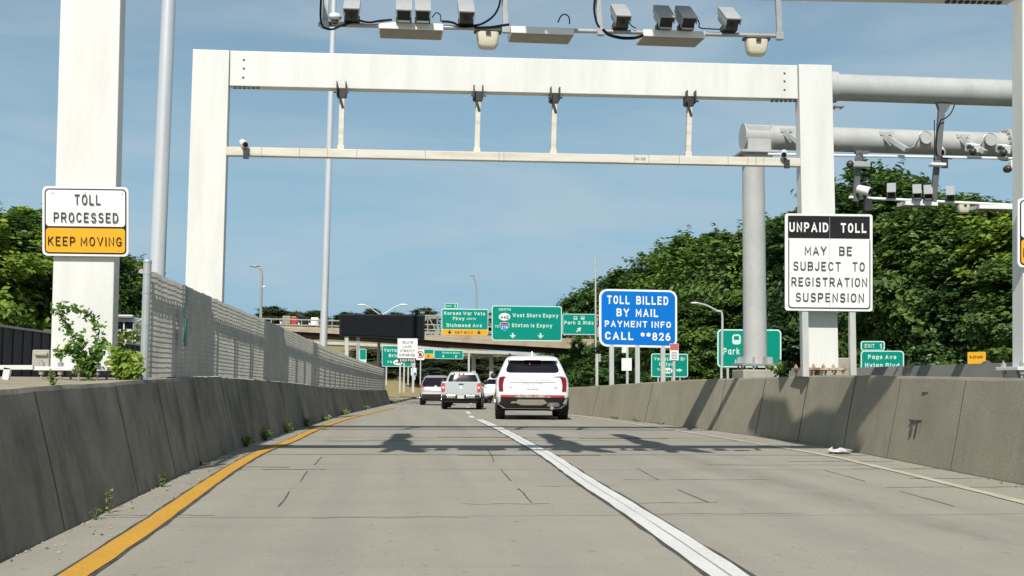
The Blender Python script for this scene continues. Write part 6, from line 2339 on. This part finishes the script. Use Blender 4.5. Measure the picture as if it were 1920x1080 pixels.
for a in (
    (1066, 668, 99.5, 3.2, 'low bushy tree at the road edge beside the nearest white SUV', 2),
    (1084, 630, 98.6, 2.6, 'small tree hanging over the end of the overpass parapet', 0),
    (1150, 640, 84, 7.0, 'low dark tree between the posts of the blue sign', 1),
    (1222, 600, 79, 7.5, 'low dark tree around the green Verrazzano Br sign', 1),
    (1300, 560, 70, 8.0, 'bushy tree under the arm of the long armed street lamp', 3),
    (1362, 548, 68, 7.0, 'leafy tree behind the green half hidden Park & Ride sign', 0),
    (1450, 545, 66, 8.0, 'dark tree behind the right half of the hidden Park & Ride sign', 1),
    (1532, 540, 56, 7.5, 'dark tree behind the legs of the UNPAID TOLL sign', 1),
    (1604, 520, 56, 7.5, 'leafy tree above the EXIT 1 tab', 3),
    (1668, 530, 55, 6.5, 'yellow green low tree right of the Page Ave sign', 2),
    (1716, 480, 50, 7.5, 'very dark low tree between the Page Ave sign and the amber sign', 1),
    (1790, 500, 46, 7, 'low dark tree left of the amber sign', 3),
    (1850, 490, 44, 7.0, 'low dark tree right of the amber sign', 1),
    (1925, 470, 40, 7.0, 'low tree behind the base of the dark right edge column', 1)):
    tree(*a, group=GR2)
GL = 'trees left of the road'
for a in (
    (-70, 372, 47, 9.0, 'tree just outside the left edge of the view', 2),
    (6, 398, 50, 8.0, 'leafy tree at the left edge of the view', 2),
    (62, 392, 52, 8.5, 'bright green tree just left of the near white column', 0),
    (112, 430, 71, 8.5, 'tree hidden behind the TOLL PROCESSED sign and column', 2),
    (180, 452, 74, 8.0, 'tree behind the near white column, right half', 3),
    (240, 478, 76, 7.2, 'leafy tree between the near white column and the fence end post', 0)):
    tree(*a, group=GL)

# far trees under and beyond the overpass
MF = {}
for i in (0, 1):
    me = PROTO[i][0].copy()
    me.materials.clear()
    me.materials.append(M['leaf_far'])
    PROTO.append((me, PROTO[i][1]))
GF = 'far trees seen under the second overpass'
fl = ['far tree left of the far green arrow sign', 'far tree below the far green arrow sign', 'far tree above the taupe SUV', 'far tree above the pickup cab', 'far tree right of the pickup cab', 'far tree between the far piers',
      'far tree left of the white SUV roof', 'far tree right behind the white SUV roof', 'far tree at the right end of the far bridge', 'far tree below the message board post', 'far tree behind the IDLING LAWS sign']
for i, (px, yt, d, w) in enumerate(((800, 668, 134, 9), (836, 672, 136, 9), (818, 676, 131, 8), (866, 668, 136, 10), (905, 664, 138, 10), (940, 668, 136, 10), (968, 664, 140, 10), (1010, 668, 138, 10), (1046, 662, 134, 9), (690, 652, 136, 11), (756, 660, 138, 11))):
    tree(px, yt, d + 17, w, fl[i], 4 + i % 2, GF, 712)
GH = 'distant trees on the horizon'
hl = ['distant tree tops left of the red truck', 'distant dark tree at the fence top below the curved lamp', 'distant trees above the red truck', 'distant tree left of the second mast', 'distant tree right of the second mast', 'distant tree top above the message board, between the lamp arms',
      'distant round tree between message board and first green sign', 'distant tree tops behind the largest green sign', 'distant tree behind the second lamp arm', 'distant tree above the left part of the black board']
for i, (px, yt, d, w) in enumerate(((512, 574, 190, 9), (535, 582, 200, 9), (560, 584, 210, 10), (592, 582, 205, 9), (652, 585, 210, 10), (698, 578, 200, 7), (797, 577, 180, 8), (930, 584, 215, 11), (742, 585, 215, 8), (668, 587, 215, 8))):
    tree(px, yt, d, w, hl[i], 4 + i % 2, GH, 640)

def weed(name, label, cat, base, h, spread, n, size, seed, mat='leaf_weed', stems=(), group=None):
    rg = random.Random(seed)
    r = thing(name, label, cat, base, group)
    b = MB()
    vs, fs = [], []
    paths = [[base + Vector(q) for q in st] for st in stems]
    if not paths:
        for k in range(7):
            a = rg.uniform(0, 6.28)
            e = Vector((math.cos(a) * spread * rg.uniform(0.3, 1), math.sin(a) * spread * rg.uniform(0.3, 1), h * rg.uniform(0.5, 1)))
            paths.append([base, base + e * 0.5 + Vector((0, 0, h * 0.12)), base + e])
    for P_ in paths:
        b.tube(P_, [0.008] + [0.006] * (len(P_) - 2) + [0.003], 5)
        for k in range(max(3, n // len(paths))):
            t = rg.random() ** 0.8 * (len(P_) - 1)
            i = min(int(t), len(P_) - 2)
            p = P_[i].lerp(P_[i + 1], t - i) + Vector((rg.gauss(0, 1), rg.gauss(0, 1), rg.gauss(0, 1))) * size * 0.9
            nn = Vector((rg.uniform(-1, 1), -0.5 + rg.uniform(-1, 1), 0.8 + rg.uniform(-0.6, 0.6))).normalized()
            leaf(vs, fs, p, nn, size * rg.uniform(0.5, 1.2), rg)
    b.build('stems', M['bark'], r)
    lb = MB()
    lb.add(vs, fs)
    lb.build('leaves', M[mat], r, fix=False)
    return r

def rel(base, d, *pts):
    return [tuple(at(x, y, d + dd) - base) for x, y, dd in pts]
vb = at(168, 706, 13.6)
weed('climbing_plant', 'sprawling leafy vine growing up in front of the near left column', 'plant', vb, 1, 1, 900, 0.040, 8,
     stems=[rel(vb, 13.55, (165, 704, 0), (150, 660, 0), (132, 625, 0), (122, 600, 0), (106, 574, 0)),
            rel(vb, 13.5, (165, 704, 0), (178, 660, 0), (187, 620, 0), (172, 594, 0), (140, 578, 0), (112, 574, 0)),
            rel(vb, 13.4, (160, 702, 0), (150, 668, 0), (128, 655, 0), (110, 664, 0)),
            rel(vb, 13.5, (168, 704, 0), (172, 680, 0), (184, 660, 0), (200, 640, 0)),
            rel(vb, 13.4, (160, 704, 0), (162, 690, 0), (176, 672, 0), (190, 655, 0)),
            rel(vb, 13.4, (164, 704, 0), (152, 685, 0), (144, 660, 0), (158, 630, 0))])
vb = at(232, 706, 13.3)
weed('leafy_shrub', 'low leafy green shrub between the near left column and the fence post', 'plant', vb, 1, 1, 620, 0.046, 9,
     stems=[rel(vb, 13.3, (235, 706, 0), (222, 680, 0), (212, 655, 0)), rel(vb, 13.3, (238, 706, 0), (240, 680, 0.1), (246, 662, 0)), rel(vb, 13.3, (244, 706, 0), (254, 690, 0), (262, 672, 0)),
            rel(vb, 13.3, (232, 706, 0), (224, 692, 0), (212, 676, 0)), rel(vb, 13.2, (240, 704, 0), (250, 698, 0), (262, 690, 0)), rel(vb, 13.3, (240, 704, 0), (232, 676, 0), (228, 660, 0))])
vb = at(98, 717, 9.7)
vb.z = zplat(9.7)
weed('weed', 'small grey green weed on the sandy ledge below the column base plate', 'plant', vb, 0.14, 0.06, 60, 0.016, 10)
vb = at(142, 704, 13.0)
weed('weed', 'tiny yellow green weed at the foot of the vine, under the base plate', 'plant', vb, 0.09, 0.08, 40, 0.018, 12)
GW = 'weeds growing out of the left barrier foot'
for i, (px, py, h, sp, n, size, lab) in enumerate((
        (188, 962, 0.20, 0.03, 46, 0.014, 'tall thin weed in a joint of the left barrier, nearest but one'),
        (162, 975, 0.09, 0.05, 44, 0.014, 'nearest small weed at the foot of the left barrier'),
        (290, 913, 0.17, 0.06, 60, 0.018, 'bushy weed at the barrier foot beside a vertical joint'),
        (362, 873, 0.06, 0.12, 50, 0.016, 'flat scattered weed and rubbish at the barrier foot'),
        (455, 838, 0.22, 0.20, 150, 0.026, 'dark clump of grass where the gantry shadow meets the left barrier'),
        (490, 826, 0.26, 0.24, 150, 0.028, 'dark leafy clump just before the bright tufts'),
        (533, 812, 0.22, 0.22, 150, 0.028, 'bright green tuft at the barrier foot near the gantry shadow'),
        (572, 800, 0.24, 0.22, 130, 0.03, 'second bright green tuft further along the barrier foot'),
        (608, 789, 0.18, 0.25, 110, 0.03, 'low green growth at the far part of the barrier foot'),
        (650, 778, 0.18, 0.3, 110, 0.034, 'scattered low growth where the yellow line meets the barrier'),
        (690, 769, 0.18, 0.35, 110, 0.036, 'far low growth close to the end of the left barrier'),
        (736, 757, 0.25, 0.4, 120, 0.045, 'tuft at the very end of the left barrier'))):
    q = ground(px, py)
    q.x = lx(min(q.y, LEND)) + 0.05
    weed('weed', lab, 'plant', q, h, sp, n, size, 30 + i, group=GW)
GW2 = 'weeds along the right barrier foot'
for i, (px, py, lab) in enumerate(((1150, 786, 'farthest tuft along the right barrier foot'), (1190, 791, 'middle tuft along the right barrier foot'), (1238, 796, 'nearest tuft along the right barrier foot'))):
    q = ground(px, py)
    q.x = rx(q.y) - 0.06
    weed('weed', lab, 'plant', q, 0.10, 0.35, 60, 0.025, 60 + i, group=GW2)
q = at(1470, 700, 22.8)
weed('leafy_shrub', 'small bright green shrub beside the concrete plinth of the grey post', 'plant', at(1458, 704, 26.5), 0.35, 0.3, 160, 0.05, 77)
weed('weed', 'thin dry weed standing in front of the far concrete wall', 'plant', at(1704, 704, 24.5), 0.45, 0.05, 40, 0.02, 78, 'grass_dry')

# dry grass around the sign posts past the end of the barrier
rg = random.Random(70)
vs, fs = [], []
for k in range(1500):
    d = rg.uniform(LEND + 1.5, LEND + 16)
    x = lx(LEND) + 0.15 + (d - LEND) * 0.045 - 1.5 - rg.random() ** 1.5 * 5
    z = zplat(d) + 0.0
    h = rg.uniform(0.25, 0.95)
    lean = Vector((rg.gauss(0, 0.16), rg.gauss(0, 0.16), h))
    p = Vector((x, d, z))
    w = rg.uniform(0.012, 0.03)
    o = len(vs)
    a = rg.uniform(-0.6, 0.6)
    u = Vector((math.cos(a) * w, math.sin(a) * w, 0))
    vs += [p - u, p + u, p + lean * 0.6 + u * 0.7, p + lean, p + lean * 0.6 - u * 0.7]
    fs.append((o, o + 1, o + 2, o + 3, o + 4))
b = MB()
b.add(vs, fs)
struct(b.build('dry_grass', M['grass_dry'], fix=False), 'stuff')

# litter lying on the right shoulder
q = ground(1570, 851)
lt_ = thing('litter', 'crumpled white plastic bag lying against the right barrier foot', 'litter', q)
rg = random.Random(5)
b = MB()
rows = []
for j in range(7):
    t = j / 6
    row = []
    for k in range(14):
        a = 2 * math.pi * k / 14
        rr = (0.16 if j < 5 else 0.08) * math.sin(math.pi * (0.12 + 0.76 * t)) * rg.uniform(0.7, 1.2)
        row.append(q + Vector((0.06 - 0.19 * 0 + math.cos(a) * rr * 1.25, math.sin(a) * rr, 0.004 + 0.09 * t * rg.uniform(0.7, 1.1))))
    rows.append(row)
b.strip(rows, closed=True)
b.f.append(tuple(range(len(b.v) - 14, len(b.v))))
b.m.append(0)
b.add([q + Vector(p) for p in ((-0.14, 0, 0.0), (-0.06, 0.03, 0.02), (-0.08, 0.0, 0.12), (-0.13, 0.02, 0.08))], [(0, 1, 2, 3)])
b.build('bag', M['litter'], lt_, fix=False)
